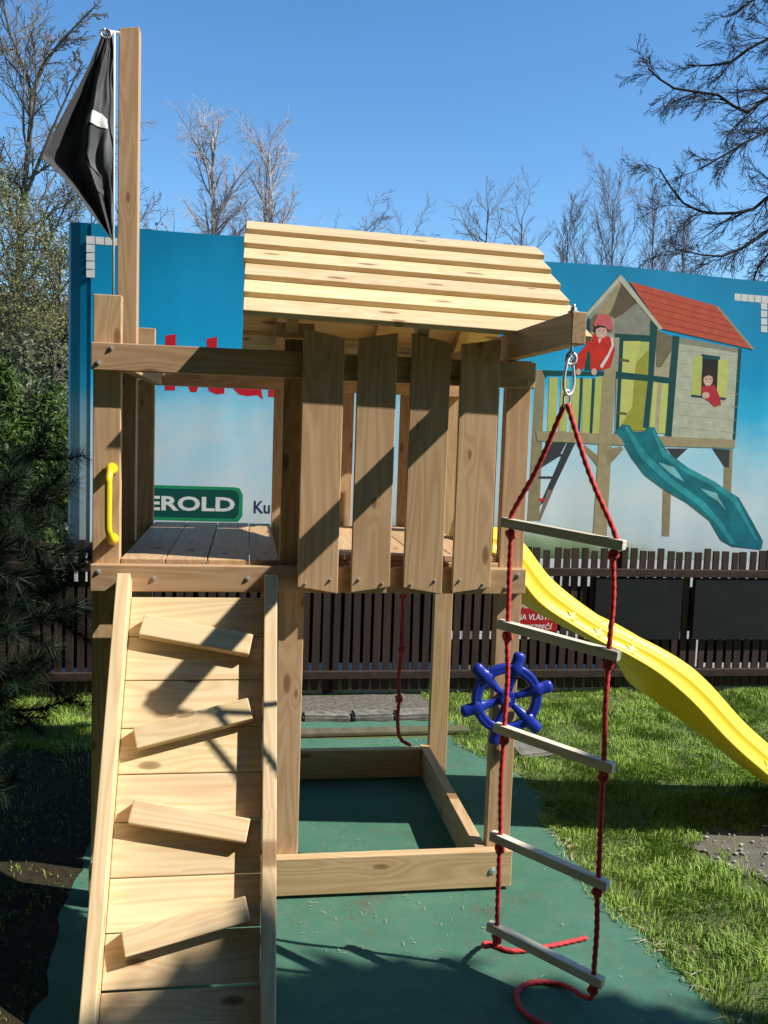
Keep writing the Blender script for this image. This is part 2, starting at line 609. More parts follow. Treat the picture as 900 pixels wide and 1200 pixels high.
def patch(name, outline, z, mat, jitter=0.02, kind='structure'):
    pts = []
    n = len(outline)
    for i in range(n):
        a, b = Vector((*outline[i], 0)), Vector((*outline[(i + 1) % n], 0))
        k = max(1, int((b - a).length / 0.05))
        for q in range(k):
            p = a.lerp(b, q / k)
            p.x += jitter * mnoise.noise((p.x * 9, p.y * 9, 1.3)); p.y += jitter * mnoise.noise((p.x * 9, p.y * 9, 7.3))
            pts.append((p.x, p.y, z))
    return tag(mesh_obj(name, pts, [tuple(range(len(pts)))], mat), kind=kind)

MAT_EDGE = [(-0.66, -1.8), (1.62, -1.8), (1.52, -1.1), (1.46, -0.72), (1.42, -0.45), (1.37, -0.1), (1.36, 0.2), (1.39, 0.5), (1.47, 0.85), (1.40, 1.15), (1.30, 1.45), (1.18, 1.72), (-0.62, 1.72), (-0.64, 0.3), (-0.66, -0.1), (-0.60, -0.5)]
patch('turf_carpet', MAT_EDGE, 0.004, M['turf'], 0.03)
patch('turf_strip', [(-0.75, 1.86), (1.2, 1.86), (1.28, 2.02), (-0.75, 2.02)], 0.006, M['turf'], 0.03)
patch('dirt_patch', [(2.0, 0.40), (2.5, 0.50), (3.0, 0.2), (2.9, -0.2), (2.35, -0.25), (2.12, -0.10), (1.98, 0.08), (1.90, 0.25)], -0.001, M['dirt'], 0.10)

patch('gravel_yard', [(-6, 2.95), (9, 2.95), (12, 13), (-8, 13)], 0.002, M['pale_gravel'], 0.0)

patch('shade_ground_patch', [(-2.9, -1.4), (-.55, -1.4), (-.55, 1.66), (-.9, 1.72), (-1.6, 1.6), (-2.9, 1.72)], 0.001, M['ground_cover'], 0.05)  # dark sheet painting deep shade onto the ground left of the ramp

# low timber edging and stones between the turf strips
t = board('timber_edging', (-0.8, 1.79, 0.010), (1.32, 1.83, 0.010), 0.03, 0.09, M['bark'], None, bev=0.008)
tag(t, 'weathered grey timber edging laid on the green turf behind the sandbox', 'edging')
bm = bmesh.new()
x = -0.8
while x < 1.1:
    L = random.uniform(0.22, 0.4)
    r = bmesh.ops.create_cube(bm, size=1)
    for v in r['verts']:
        v.co = Vector((x + L / 2 + v.co.x * (L - 0.015), 2.10 + v.co.y * 0.13 + random.uniform(-.01, .01), 0.012 + v.co.z * 0.05 + random.uniform(-.008, .008)))
    x += L
bmesh.ops.bevel(bm, geom=bm.edges[:], offset=0.012, segments=2, affect='EDGES')
tag(bm_obj('stone_kerb', bm, M['kerb'], None), 'row of rough grey kerb stones between the turf strip and the gravel', 'kerb')
patch('gravel_strip', [(-0.5, 2.17), (1.15, 2.17), (1.2, 2.56), (-0.5, 2.56)], 0.005, M['gravel'], 0.06)

# flat stepping slab in the grass
bm = bmesh.new()
bmesh.ops.create_cube(bm, size=1)
for v in bm.verts:
    v.co = Vector((1.60 + v.co.x * 0.22, 1.50 + v.co.y * 0.26 + v.co.x * .05, 0.006 + v.co.z * 0.03))
bmesh.ops.bevel(bm, geom=bm.edges[:], offset=0.012, segments=2, affect='EDGES')
tag(bm_obj('stepping_stone', bm, M['kerb'], None), 'flat grey stone slab set in the grass behind the blue wheel', 'stone')

# ------------------------------------------------------------------ picket fence
def build_fence():
    y = 2.62
    x0, x1 = -4.2, 6.5
    root = empty('picket_fence', (x0, y, 0))
    tag(root, 'dark brown picket fence with two rails running below the big blue banner', 'fence')
    bm = bmesh.new()
    x = x0
    i = 0
    while x < x1:
        w = 0.046 + random.uniform(-.004, .004)
        top = 1.005 + random.uniform(-.016, .014)
        lean = random.uniform(-.009, .009)
        r = bmesh.ops.create_cube(bm, size=1)
        for v in r['verts']:
            z = top if v.co.z > 0 else -0.02 + 0.05
            v.co = Vector((x + v.co.x * w + (lean if v.co.z > 0 else 0), y + v.co.y * 0.018, z))
        x += 0.0685 + random.uniform(-.002, .002)
    o = bm_obj('pickets', bm, M['fence'], root)
    for z0, z1 in ((0.818, 0.872), (0.112, 0.164)):
        board('rail', (x0, y - 0.0285, (z0 + z1) / 2), (x1, y - 0.0295, (z0 + z1) / 2), z1 - z0, 0.036, M['fence'], root)
    for px in (-3.4, -1.45, 0.55, 2.58, 4.55):
        board('post', (px, y + 0.05, 0), (px, y + 0.05, 0.985), 0.07, 0.07, M['fence'], root, up=(1, 0, 0))
    return root
build_fence()
# dark boards standing behind the pickets close the gaps
pl = empty('concrete_plinth', (0, 2.72, 0))
tag(pl, 'pale concrete plinth low behind the pickets, showing in the gaps under the lower rail', 'plinth')
for k in range(5):
    board('slab', (-4.2 + k * 2.15, 2.665, .055), (-4.2 + k * 2.15 + 2.14, 2.665, .055), .13, .04, M['concrete'], pl)
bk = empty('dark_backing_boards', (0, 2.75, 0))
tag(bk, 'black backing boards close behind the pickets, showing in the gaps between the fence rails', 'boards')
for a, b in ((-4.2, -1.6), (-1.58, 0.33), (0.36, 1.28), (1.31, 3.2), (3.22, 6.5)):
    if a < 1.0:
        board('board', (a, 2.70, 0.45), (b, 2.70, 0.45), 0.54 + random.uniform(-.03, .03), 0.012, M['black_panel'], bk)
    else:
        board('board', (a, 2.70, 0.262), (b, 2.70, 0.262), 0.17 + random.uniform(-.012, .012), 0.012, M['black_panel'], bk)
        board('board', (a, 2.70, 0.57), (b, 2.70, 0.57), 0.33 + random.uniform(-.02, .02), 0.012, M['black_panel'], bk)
for a, b, lab in ((2.372, 3.012, 'black rectangular board on the fence, nearer the yellow slide'), (3.102, 3.80, 'black rectangular board on the fence at the right edge of the photo')):
    o = board('fence_board', (a, 2.588, 0.593), (b, 2.588, 0.593), 0.438, 0.016, M['black_panel'], None, bev=0.004)
    tag(o, lab, 'board', 'black boards fixed to the fence')

# warning sign on the fence
sg = empty('warning_sign', (2.0, 2.59, 0.42))
tag(sg, 'red warning sign with white capitals fixed to the fence under the yellow slide', 'sign')
board('plate', (1.790, 2.594, 0.545), (2.115, 2.594, 0.545), 0.225, 0.006, M['p_signred'], sg, bev=0.002)
for s, x0, w, z, h in (('HOU', 1.853, .082, .592, .036), ('NA VLASTN\u00cd', 1.824, .275, .512, .052), ('NEBEZPE\u010c\u00cd', 1.83, .25, .445, .046)):
    text_mesh('lettering', s, (x0, 2.5905, z), h, w, M['p_whitep'], sg, 0.014, 0.12)

# ------------------------------------------------------------------ billboard
bb = empty('billboard_banner', (1.2, 2.85, 0))
tag(bb, 'huge blue printed banner behind the fence with a playhouse picture and green name plate', 'billboard')


def banner_sheet():
    V, F = [], []
    prof = [(-1.19, 2.97), (-1.165, 2.905), (-1.10, 2.872), (-1.035, 2.858)] + [(-1.03 + (4.2 + 1.03) * i / 60, 2.853) for i in range(61)] + [(4.22, 2.9), (4.24, 3.0)]
    nz = 24
    for j in range(nz + 1):
        for i, (x, y) in enumerate(prof):
            top = 3.005 - 0.022 * x * 0.9
            z = 0.90 + (top - 0.90) * j / nz
            sag = 0.010 * math.sin(x * 3.1) * (j / nz) ** 6
            V.append((x, y + 0.0004, z + sag))
    n = len(prof)
    for j in range(nz):
        for i in range(n - 1):
            F.append((j * n + i, j * n + i + 1, (j + 1) * n + i + 1, (j + 1) * n + i))
    return V, F
V, F = banner_sheet()
me = mesh_obj('banner', V, F, M['banner'], bb, (0, 2.85, 0), False)
md = me.modifiers.new('thickness', 'SOLIDIFY'); md.thickness = 0.003; md.offset = -1
for px in (-0.9, 1.6, 4.0):
    board('post', (px, 3.02, 0), (px, 3.02, 2.9), 0.09, 0.09, M['steel'], bb, up=(1, 0, 0))
for zz in (1.0, 2.88):
    board('crossbar', (-1.1, 2.94, zz), (4.15, 2.94, zz), 0.06, 0.05, M['steel'], bb)
PRINT=[
('playhouse','tan',[(1.96,2.223),(2.025,2.226),(2.036,1.169),(1.948,1.168)]),
('playhouse','dark',[(2.105,1.725),(2.209,1.728),(2.16,1.627),(1.991,1.517),(1.998,1.58)]),
('playhouse','dark',[(2.215,1.728),(2.275,1.73),(2.123,1.383),(2.072,1.308),(2.03,1.27)]),
('playhouse','greybrown',[(2.09,1.393),(2.127,1.383),(2.041,1.164),(2.027,1.18)]),
('playhouse','dark',[(2.055,1.642),(2.192,1.646),(2.193,1.628),(2.056,1.624)]),
('playhouse','dark',[(2.014,1.483),(2.129,1.486),(2.13,1.47),(2.015,1.467)]),
('playhouse','red',[(2.027,1.328),(2.071,1.331),(2.072,1.308),(2.029,1.305)]),
('playhouse','tan',[(2.951,1.411),(3.012,1.412),(3.02,1.073),(2.963,1.077)]),
('playhouse','tan',[(3.404,1.714),(3.467,1.716),(3.479,1.383),(3.418,1.422)]),
('playhouse','dark',[(2.956,1.708),(3.121,1.713),(3.035,1.629)]),
('playhouse','dark',[(3.309,1.718),(3.444,1.715),(3.447,1.582),(3.414,1.586)]),
('playhouse','tan',[(2.339,1.716),(2.443,1.64),(2.448,1.56),(2.34,1.682)]),
('playhouse','yellowgreen',[(2.06,2.176),(2.12,2.178),(2.123,1.804),(2.063,1.802)]),
('playhouse','yellowgreen',[(2.147,2.174),(2.202,2.176),(2.205,1.804),(2.145,1.803)]),
('playhouse','yellowgreen',[(2.231,2.175),(2.289,2.177),(2.283,1.793),(2.23,1.792)]),
('playhouse','darkgreen',[(2.283,2.185),(2.303,2.186),(2.303,1.794),(2.288,1.794)]),
('playhouse','yellowgreen',[(2.303,2.178),(2.371,2.18),(2.373,1.791),(2.318,1.789)]),
('playhouse','darkgreen',[(2.371,2.183),(2.39,2.184),(2.394,1.786),(2.376,1.786)]),
('playhouse','yellowgreen',[(2.396,2.19),(2.454,2.203),(2.454,1.788),(2.394,1.786)]),
('playhouse','wallgrey',[(2.324,2.603),(2.532,2.891),(2.853,2.551),(2.87,1.79),(2.562,1.792),(2.546,2.256),(2.343,2.269)]),
('playhouse','brown',[(2.536,2.825),(2.631,2.752),(2.489,2.611),(2.503,2.5),(2.33,2.503),(2.326,2.581)]),
('playhouse','tan2',[(2.512,2.823),(2.547,2.847),(2.54,2.758),(2.465,2.628),(2.37,2.627)]),
('playhouse','brown2',[(2.549,2.848),(2.686,2.711),(2.514,2.601),(2.481,2.633)]),
('playhouse','wallgrey2',[(2.685,2.733),(2.841,2.551),(2.784,2.492),(2.509,2.49),(2.514,2.59)]),
('playhouse','darkgreen',[(2.52,2.501),(2.868,2.5),(2.865,2.477),(2.521,2.475)]),
('playhouse','darkgreen',[(2.557,2.476),(2.797,2.481),(2.809,1.823),(2.567,1.826)]),
('playhouse','yellowgreen',[(2.587,2.451),(2.779,2.455),(2.794,1.829),(2.591,1.831)]),
('playhouse','olive',[(2.692,2.307),(2.778,2.401),(2.794,1.829),(2.596,1.827),(2.66,1.966)]),
('playhouse','yellowgreen2',[(2.587,2.451),(2.714,2.457),(2.687,2.307),(2.678,1.989),(2.593,1.872)]),
('playhouse','brown2',[(2.566,2.329),(2.638,2.323),(2.639,2.305),(2.567,2.311)]),
('playhouse','brown2',[(2.564,1.958),(2.641,1.952),(2.643,1.933),(2.565,1.94)]),
('playhouse','walltan',[(2.824,2.539),(2.955,2.5),(2.941,2.193),(2.826,2.204)]),
('playhouse','brown',[(2.824,2.539),(2.955,2.5),(2.956,2.409),(2.877,2.281),(2.841,2.28)]),
('playhouse','yellowgreen2',[(2.828,2.173),(2.943,2.168),(2.942,1.811),(2.819,1.821)]),
('playhouse','walltan',[(2.86,2.167),(2.894,2.166),(2.888,1.814),(2.858,1.817)]),
('playhouse','darkgreen',[(2.543,2.238),(2.977,2.21),(2.974,2.174),(2.546,2.188)]),
('playhouse','darkgreen',[(2.777,2.604),(2.834,2.573),(2.827,2.2),(2.813,1.846),(2.769,1.851),(2.788,2.243)]),
('playhouse','tan2',[(2.45,2.263),(2.544,2.256),(2.544,1.065),(2.442,1.068)]),
('playhouse','tan',[(2.508,1.687),(2.615,1.713),(2.633,1.691),(2.52,1.559)]),
('playhouse','walllight',[(2.984,2.501),(3.474,2.438),(3.475,1.782),(2.988,1.782)]),
('playhouse','wallgrey2',[(2.984,2.501),(3.474,2.438),(3.474,2.406),(2.985,2.456)]),
('playhouse','darkgreen',[(2.952,2.509),(3.004,2.502),(2.99,1.789),(2.94,1.802)]),
('playhouse','darkgreen',[(3.456,2.444),(3.484,2.438),(3.482,1.782),(3.46,1.781)]),
('playhouse','wallgrey',[(3.0,2.407),(3.46,2.391),(3.46,2.388),(3.001,2.404)]),
('playhouse','wallgrey',[(3.006,2.316),(3.467,2.3),(3.467,2.296),(3.007,2.313)]),
('playhouse','wallgrey',[(3.013,2.226),(3.473,2.208),(3.474,2.205),(3.013,2.222)]),
('playhouse','wallgrey',[(3.019,2.135),(3.48,2.116),(3.481,2.112),(3.019,2.131)]),
('playhouse','wallgrey',[(3.025,2.043),(3.487,2.024),(3.487,2.02),(3.025,2.04)]),
('playhouse','wallgrey',[(3.031,1.952),(3.494,1.931),(3.494,1.928),(3.031,1.948)]),
('playhouse','wallgrey',[(3.037,1.86),(3.501,1.838),(3.501,1.835),(3.037,1.857)]),
('playhouse','black',[(3.184,2.37),(3.31,2.371),(3.322,2.101),(3.188,2.095)]),
('playhouse','darkgreen',[(3.178,2.388),(3.322,2.376),(3.319,2.346),(3.18,2.36)]),
('playhouse','yellowgreen',[(3.12,2.378),(3.187,2.37),(3.194,2.093),(3.119,2.097)]),
('playhouse','yellowgreen2',[(3.309,2.352),(3.385,2.36),(3.393,2.085),(3.315,2.091)]),
('playhouse','darkgreen',[(3.119,2.097),(3.388,2.085),(3.384,2.068),(3.12,2.081)]),
('girl','hair',[(3.298,2.224),(3.295,2.19),(3.282,2.162),(3.261,2.146),(3.237,2.145),(3.214,2.159),(3.197,2.186),(3.19,2.219),(3.193,2.253),(3.206,2.281),(3.227,2.297),(3.251,2.298),(3.273,2.284),(3.29,2.257)]),
('girl','skin',[(3.277,2.209),(3.275,2.189),(3.266,2.173),(3.251,2.163),(3.235,2.163),(3.219,2.171),(3.208,2.186),(3.203,2.206),(3.205,2.226),(3.214,2.242),(3.229,2.252),(3.245,2.252),(3.26,2.244),(3.272,2.229)]),
('girl','hair',[(3.196,2.233),(3.21,2.284),(3.239,2.297),(3.279,2.283),(3.302,2.238),(3.303,2.15),(3.281,2.145),(3.281,2.218),(3.257,2.245),(3.218,2.243),(3.205,2.215),(3.211,2.158),(3.196,2.165)]),
('girl','hair',[(3.193,2.249),(3.24,2.281),(3.291,2.251),(3.283,2.228),(3.243,2.24),(3.204,2.224)]),
('girl','mouth',[(3.227,2.182),(3.259,2.183),(3.242,2.173)]),
('girl','hair',[(3.231,2.212),(3.229,2.209),(3.225,2.207),(3.221,2.208),(3.219,2.211),(3.22,2.215),(3.225,2.216),(3.229,2.215)]),
('girl','hair',[(3.263,2.213),(3.261,2.21),(3.257,2.208),(3.253,2.209),(3.251,2.213),(3.252,2.216),(3.257,2.217),(3.261,2.216)]),
('girl','darkred',[(3.194,2.158),(3.294,2.173),(3.343,2.083),(3.352,2.033),(3.305,2.017),(3.253,2.057),(3.201,2.087)]),
('girl','skin',[(3.26,2.098),(3.258,2.088),(3.25,2.08),(3.239,2.075),(3.225,2.074),(3.213,2.078),(3.204,2.086),(3.201,2.096),(3.203,2.106),(3.211,2.114),(3.222,2.119),(3.235,2.12),(3.248,2.116),(3.256,2.108)]),
('playhouse','tan2',[(1.979,1.8),(2.574,1.797),(3.484,1.786),(3.481,1.726),(2.566,1.721),(1.995,1.733)]),
('playhouse','roofred',[(2.605,2.866),(3.267,2.73),(3.576,2.438),(2.87,2.55)]),
('playhouse','roofdark',[(2.65,2.813),(3.319,2.681),(3.325,2.674),(2.655,2.807)]),
('playhouse','roofdark',[(2.694,2.759),(3.371,2.632),(3.377,2.625),(2.699,2.753)]),
('playhouse','roofdark',[(2.737,2.709),(3.421,2.585),(3.426,2.578),(2.742,2.702)]),
('playhouse','roofdark',[(2.779,2.658),(3.47,2.538),(3.476,2.531),(2.784,2.652)]),
('playhouse','roofdark',[(2.824,2.604),(3.523,2.488),(3.529,2.481),(2.829,2.598)]),
('playhouse','tan2',[(3.262,2.732),(3.282,2.729),(3.584,2.438),(3.561,2.437)]),
('playhouse','fascia',[(2.538,2.907),(2.571,2.878),(2.872,2.554),(2.853,2.54),(2.534,2.862),(2.313,2.602),(2.306,2.633)]),
('playhouse','darkgreen',[(2.009,2.223),(2.456,2.232),(2.458,2.208),(2.043,2.191),(2.039,2.17)]),
('playhouse','teal',[(2.561,1.814),(2.613,1.869),(2.666,1.864),(2.698,1.819),(2.778,1.819),(2.807,1.857),(2.856,1.854),(2.889,1.791),(2.97,1.678),(3.125,1.578),(3.357,1.467),(3.541,1.366),(3.655,1.202),(3.756,1.049),(3.747,0.989),(3.516,1.009),(3.424,1.055),(3.326,1.196),(3.142,1.322),(2.976,1.404),(2.809,1.512),(2.699,1.636),(2.619,1.759)]),
('playhouse','teallight',[(2.631,1.851),(2.655,1.852),(2.799,1.673),(3.007,1.494),(3.266,1.336),(3.428,1.174),(3.541,1.021),(3.502,1.026),(3.378,1.173),(3.218,1.311),(2.985,1.458),(2.765,1.637)]),
('playhouse','teallight',[(2.838,1.835),(2.857,1.836),(2.945,1.689),(3.099,1.589),(3.344,1.479),(3.515,1.377),(3.716,1.06),(3.691,1.06),(3.505,1.329),(3.334,1.443),(3.102,1.547),(2.936,1.642)]),
('playhouse','tealwhite',[(2.901,1.607),(3.026,1.575),(3.107,1.473),(3.056,1.495),(2.979,1.544)]),
('playhouse','tealwhite',[(3.235,1.429),(3.362,1.397),(3.447,1.269),(3.379,1.338),(3.301,1.379)]),
('boy','darkgreen',[(2.313,2.591),(2.333,2.592),(2.357,2.253),(2.332,2.252)]),
('boy','red',[(2.32,2.467),(2.368,2.488),(2.466,2.479),(2.516,2.463),(2.528,2.39),(2.503,2.264),(2.431,2.242),(2.352,2.243),(2.352,2.336),(2.335,2.381),(2.304,2.241),(2.25,2.244),(2.254,2.34),(2.318,2.417)]),
('boy','darkgreen',[(2.324,2.371),(2.347,2.335),(2.354,2.244),(2.318,2.242)]),
('boy','skin',[(2.464,2.511),(2.461,2.49),(2.45,2.473),(2.433,2.463),(2.413,2.462),(2.395,2.47),(2.382,2.486),(2.376,2.507),(2.379,2.528),(2.391,2.545),(2.408,2.555),(2.427,2.556),(2.445,2.547),(2.458,2.531)]),
('boy','hair',[(2.367,2.538),(2.412,2.559),(2.472,2.548),(2.485,2.526),(2.464,2.511),(2.453,2.533),(2.413,2.539),(2.38,2.525),(2.377,2.493),(2.366,2.515)]),
('boy','pink',[(2.359,2.552),(2.38,2.617),(2.413,2.632),(2.472,2.626),(2.493,2.591),(2.507,2.527),(2.473,2.525),(2.432,2.549),(2.388,2.553),(2.373,2.539)]),
('boy','whitep',[(2.399,2.457),(2.423,2.459),(2.41,2.426)]),
('boy','whitep',[(2.49,2.476),(2.51,2.47),(2.518,2.417),(2.484,2.332),(2.44,2.252),(2.422,2.27),(2.473,2.35),(2.501,2.416)]),
('boy','skin',[(2.287,2.224),(2.286,2.214),(2.281,2.206),(2.273,2.201),(2.265,2.201),(2.257,2.205),(2.251,2.213),(2.248,2.222),(2.25,2.233),(2.255,2.241),(2.262,2.245),(2.271,2.246),(2.279,2.242),(2.285,2.234)]),
('boy','skin',[(2.404,2.229),(2.402,2.219),(2.397,2.21),(2.389,2.205),(2.379,2.205),(2.37,2.209),(2.364,2.217),(2.361,2.227),(2.363,2.238),(2.368,2.246),(2.376,2.251),(2.386,2.252),(2.395,2.247),(2.401,2.239)]),
('boy','mouth',[(2.407,2.483),(2.438,2.485),(2.423,2.476)]),
('boy','hair',[(2.408,2.515),(2.407,2.512),(2.403,2.511),(2.4,2.512),(2.398,2.514),(2.4,2.517),(2.403,2.518),(2.406,2.517)]),
('boy','hair',[(2.442,2.516),(2.441,2.514),(2.437,2.513),(2.434,2.513),(2.432,2.516),(2.434,2.519),(2.437,2.52),(2.441,2.519)]),
('corner_right','whitep',[(3.4,2.825),(3.448,2.825),(3.452,2.775),(3.404,2.777)]),
('corner_right','whitep',[(3.453,2.824),(3.501,2.824),(3.505,2.774),(3.456,2.775)]),
('corner_right','whitep',[(3.505,2.823),(3.554,2.823),(3.557,2.773),(3.509,2.774)]),
('corner_right','whitep',[(3.558,2.822),(3.606,2.822),(3.61,2.772),(3.562,2.773)]),
('corner_right','whitep',[(3.611,2.821),(3.659,2.821),(3.663,2.77),(3.615,2.772)]),
('corner_right','whitep',[(3.608,2.77),(3.657,2.769),(3.66,2.724),(3.612,2.725)]),
('corner_right','whitep',[(3.612,2.717),(3.661,2.716),(3.664,2.671),(3.616,2.671)]),
('corner_right','whitep',[(3.616,2.663),(3.665,2.663),(3.668,2.618),(3.62,2.618)]),
('corner_right','whitep',[(3.62,2.61),(3.669,2.61),(3.673,2.564),(3.624,2.565)]),
('corner_left','whitep',[(-1.06,2.944),(-1.008,2.944),(-1.008,2.896),(-1.06,2.895)]),
('corner_left','whitep',[(-1.003,2.943),(-0.951,2.943),(-0.95,2.895),(-1.003,2.895)]),
('corner_left','whitep',[(-0.945,2.942),(-0.893,2.943),(-0.893,2.894),(-0.945,2.894)]),
('corner_left','whitep',[(-0.887,2.942),(-0.835,2.942),(-0.834,2.894),(-0.887,2.893)]),
('corner_left','whitep',[(-1.06,2.89),(-1.008,2.891),(-1.008,2.844),(-1.06,2.843)]),
('corner_left','whitep',[(-1.06,2.837),(-1.008,2.839),(-1.008,2.791),(-1.06,2.79)]),
('corner_left','whitep',[(-1.06,2.784),(-1.008,2.786),(-1.007,2.738),(-1.06,2.737)]),
('corner_left','whitep',[(-1.06,2.731),(-1.007,2.733),(-1.007,2.685),(-1.059,2.684)]),
('plate','signgreen',[(-0.887,1.36),(-0.1,1.356),(-0.061,1.349),(-0.039,1.306),(-0.04,1.161),(-0.068,1.123),(-0.885,1.128)]),
('plate','signdark',[(-0.865,1.338),(-0.106,1.336),(-0.075,1.322),(-0.063,1.294),(-0.065,1.173),(-0.091,1.143),(-0.864,1.146)]),
('title','redtitle',[(-0.559,2.339),(-0.493,2.351),(-0.493,1.986),(-0.559,1.983)]),
('title','redtitle',[(-0.475,2.161),(-0.42,2.163),(-0.374,2.037),(-0.332,2.167),(-0.28,2.169),(-0.356,1.979),(-0.392,1.979)]),
('title','redtitle',[(-0.293,2.33),(-0.227,2.347),(-0.227,2.172),(-0.177,2.174),(-0.176,2.135),(-0.226,2.133),(-0.224,2.043),(-0.211,2.021),(-0.174,2.015),(-0.173,1.978),(-0.223,1.97),(-0.274,1.991),(-0.289,2.041),(-0.29,2.13),(-0.309,2.129),(-0.31,2.168),(-0.291,2.169)]),
('title','redtitle',[(-0.112,2.008),(-0.13,2.064),(-0.103,2.121),(-0.025,2.145),(-0.003,2.146),(-0.006,2.17),(-0.037,2.174),(-0.098,2.155),(-0.093,2.186),(-0.015,2.209),(0.052,2.189),(0.065,2.139),(0.07,2.004),(0.082,1.948),(0.045,1.975),(-0.022,1.967),(-0.078,1.976)]),
('title','redtitle',[(0.114,2.192),(0.182,2.199),(0.187,1.969),(0.116,1.967)])]


def printed(name, group, parent, lift=0):
    V, F, mi, mats = [], [], [], []
    for k, (mt, pts) in enumerate([p[1:] for p in PRINT if p[0] == group]):
        if mt not in mats:
            mats.append(mt)
        o = len(V)
        y = 2.8525 - 0.00003 * (k + lift)
        V += [(x, y, z) for x, z in pts]
        # make the faces look towards the viewer (-Y)
        ar = sum(pts[i][0] * pts[(i + 1) % len(pts)][1] - pts[(i + 1) % len(pts)][0] * pts[i][1] for i in range(len(pts)))
        idx = list(range(o, o + len(pts)))
        F.append(tuple(idx if ar > 0 else idx[::-1]))
        mi.append(mats.index(mt))
    return mesh_obj(name, V, F, [M['p_' + m] for m in mats], parent, (1.2, 2.85, 1.0), midx=mi)
printed('printed_playhouse', 'playhouse', bb)
printed('printed_girl', 'girl', bb, 80)
printed('printed_boy', 'boy', bb, 80)
printed('printed_corner_mark', 'corner_right', bb)
printed('printed_corner_mark', 'corner_left', bb)
printed('printed_title', 'title', bb)
printed('printed_name_plate', 'plate', bb)
for s, x, z, h, w, mt, bo in (('HEROLD', -.80, 1.190, .098, .708, 'p_whitep', .03), ('Ku', .036, 1.183, .085, .108, 'p_navy', .014)):
    text_mesh('lettering', s, (x, 2.8523, z), h, w, M[mt], bb, bo)

# ------------------------------------------------------------------ play tower
XL, X0, X1, D, ZD, ZR, WD, TH = -0.558, 0.106, 1.033, 1.142, 1.268, 2.043, 0.095, 0.045
tw = empty('play_tower', (0.24, 0.57, 0))
tag(tw, 'wooden pirate play tower with plank roof, climbing ramp, blue wheel and yellow slide', 'play tower')
P = M['pine']


def post(x, y, z1, w=WD, t=TH, z0=0.0, e=0.0):
    return board('post', (x + w / 2, y + t / 2, z0), (x + w / 2, y + t / 2, z1), w, t, P, tw, up=(1, 0, 0), e1=e)
post(XL, 0, 2.212); post(XL + .004, D, 2.215)
post(X0, 0, 2.09); post(X1 - WD, 0, 2.05, t=.046); post(X0, D, 2.09); post(X1 - WD, D, 2.09)
board('flag_mast', (-0.508, 0.535, 0.0), (-0.508, 0.535, 3.31), 0.078, 0.068, P, tw, up=(1, 0, 0), e1=0.012)
# rails
board('rail', (XL, -TH / 2 - .001, ZR - WD / 2), (0.2015, -TH / 2 - .001, ZR - WD / 2), WD, TH, P, tw)
board('rail', (0.2045, -TH / 2 - .001, ZR - WD / 2 - .002), (X1, -TH / 2 - .001, ZR - WD / 2 - .002), WD, TH, P, tw)
board('rail', (XL + WD + .047, D - TH / 2 - .001, ZR - WD / 2), (X1 - .002, D - TH / 2 - .001, ZR - WD / 2), WD, TH, P, tw)
board('rail', (XL + WD + .0235, .002, ZR - WD / 2), (XL + WD + .0235, D - .002, ZR - WD / 2), WD, TH, P, tw)
# deck beams
def beam(a, b, w=WD, t=TH, nm='beam'):
    return board(nm, a, b, w, t, P, tw)
beam((XL, -TH / 2 - .001, ZD - WD / 2), (X1, -TH / 2 - .001, ZD - WD / 2))
beam((XL, D + TH * 1.5 + .002, ZD - WD / 2), (X1, D + TH * 1.5 + .002, ZD - WD / 2))
beam((XL + WD + .0235, .003, ZD - .008 - WD / 2), (XL + WD + .0235, D - .003, ZD - .008 - WD / 2))
beam((X1 - WD - .0235, .003, ZD - .008 - WD / 2), (X1 - WD - .0235, D - .003, ZD - .008 - WD / 2))
beam((0.24, .003, ZD - .008 - WD / 2), (0.24, D - .003, ZD - .008 - WD / 2))
# bottom frame round the sandbox
beam((XL, -TH / 2 - .001, .09), (X1 - .001, -TH / 2 - .001, .09), .145, nm='sandbox_board')
beam((X0, D - TH / 2 - .002, .09), (X1 - WD - .048, D - TH / 2 - .002, .09), .145, nm='sandbox_board')
beam((X1 - WD - .0235, .002, .092), (X1 - WD - .0235, D + .02, .092), .145, nm='sandbox_board')
# deck planks run front to back
xs = [(-.4605, .154), (-.303, .146), (-.153, .148), (-.001, .104), (.2035, .146), (.3535, .146), (.5035, .146), (.6535, .146), (.8035, .131)]
for i, (x, w) in enumerate(xs):
    w += random.uniform(-.001, .001)
    y0, y1 = (.002 + random.uniform(-.002, .002), D + .125 + random.uniform(-.002, .002))
    board('deck_plank', (x + w / 2, y0, ZD + .0065), (x + w / 2, y1, ZD + .0065 + random.uniform(-.0008, .0008)), w, .021, P, tw, up=(1, 0, 0))
board('toe_board', (.262, .03, ZD + .030), (.93, .03, ZD + .030), .022, .042, P, tw)
# front and back slats, alternately slanted
SL = [(.170, .317, 2.110, -.028, 1.186, -.024), (.365, .508, 2.110, .026, 1.189, .022), (.559, .705, 2.111, -.030, 1.186, -.024), (.743, .889, 2.106, .022, 1.189, .022)]
for x0, x1, zt, st, zb, sb in SL:
    board('slat', ((x0 + x1) / 2, -TH - .013, zb), ((x0 + x1) / 2, -TH - .013, zt), x1 - x0, .020, P, tw, up=(1, 0, 0), e0=sb, e1=st)
    board('slat', ((x0 + x1) / 2, D + TH * 2 + .015, zb), ((x0 + x1) / 2, D + TH * 2 + .015, zt), x1 - x0, .020, P, tw, up=(1, 0, 0), e0=-sb, e1=-st)
    for bx in (x0 + .028, x1 - .028):
        bolt((bx, -TH - .0235, zb + .032 + sb * (-(bx - (x0 + x1) / 2)) / .145), (0, -1, 0), tw, .0055)
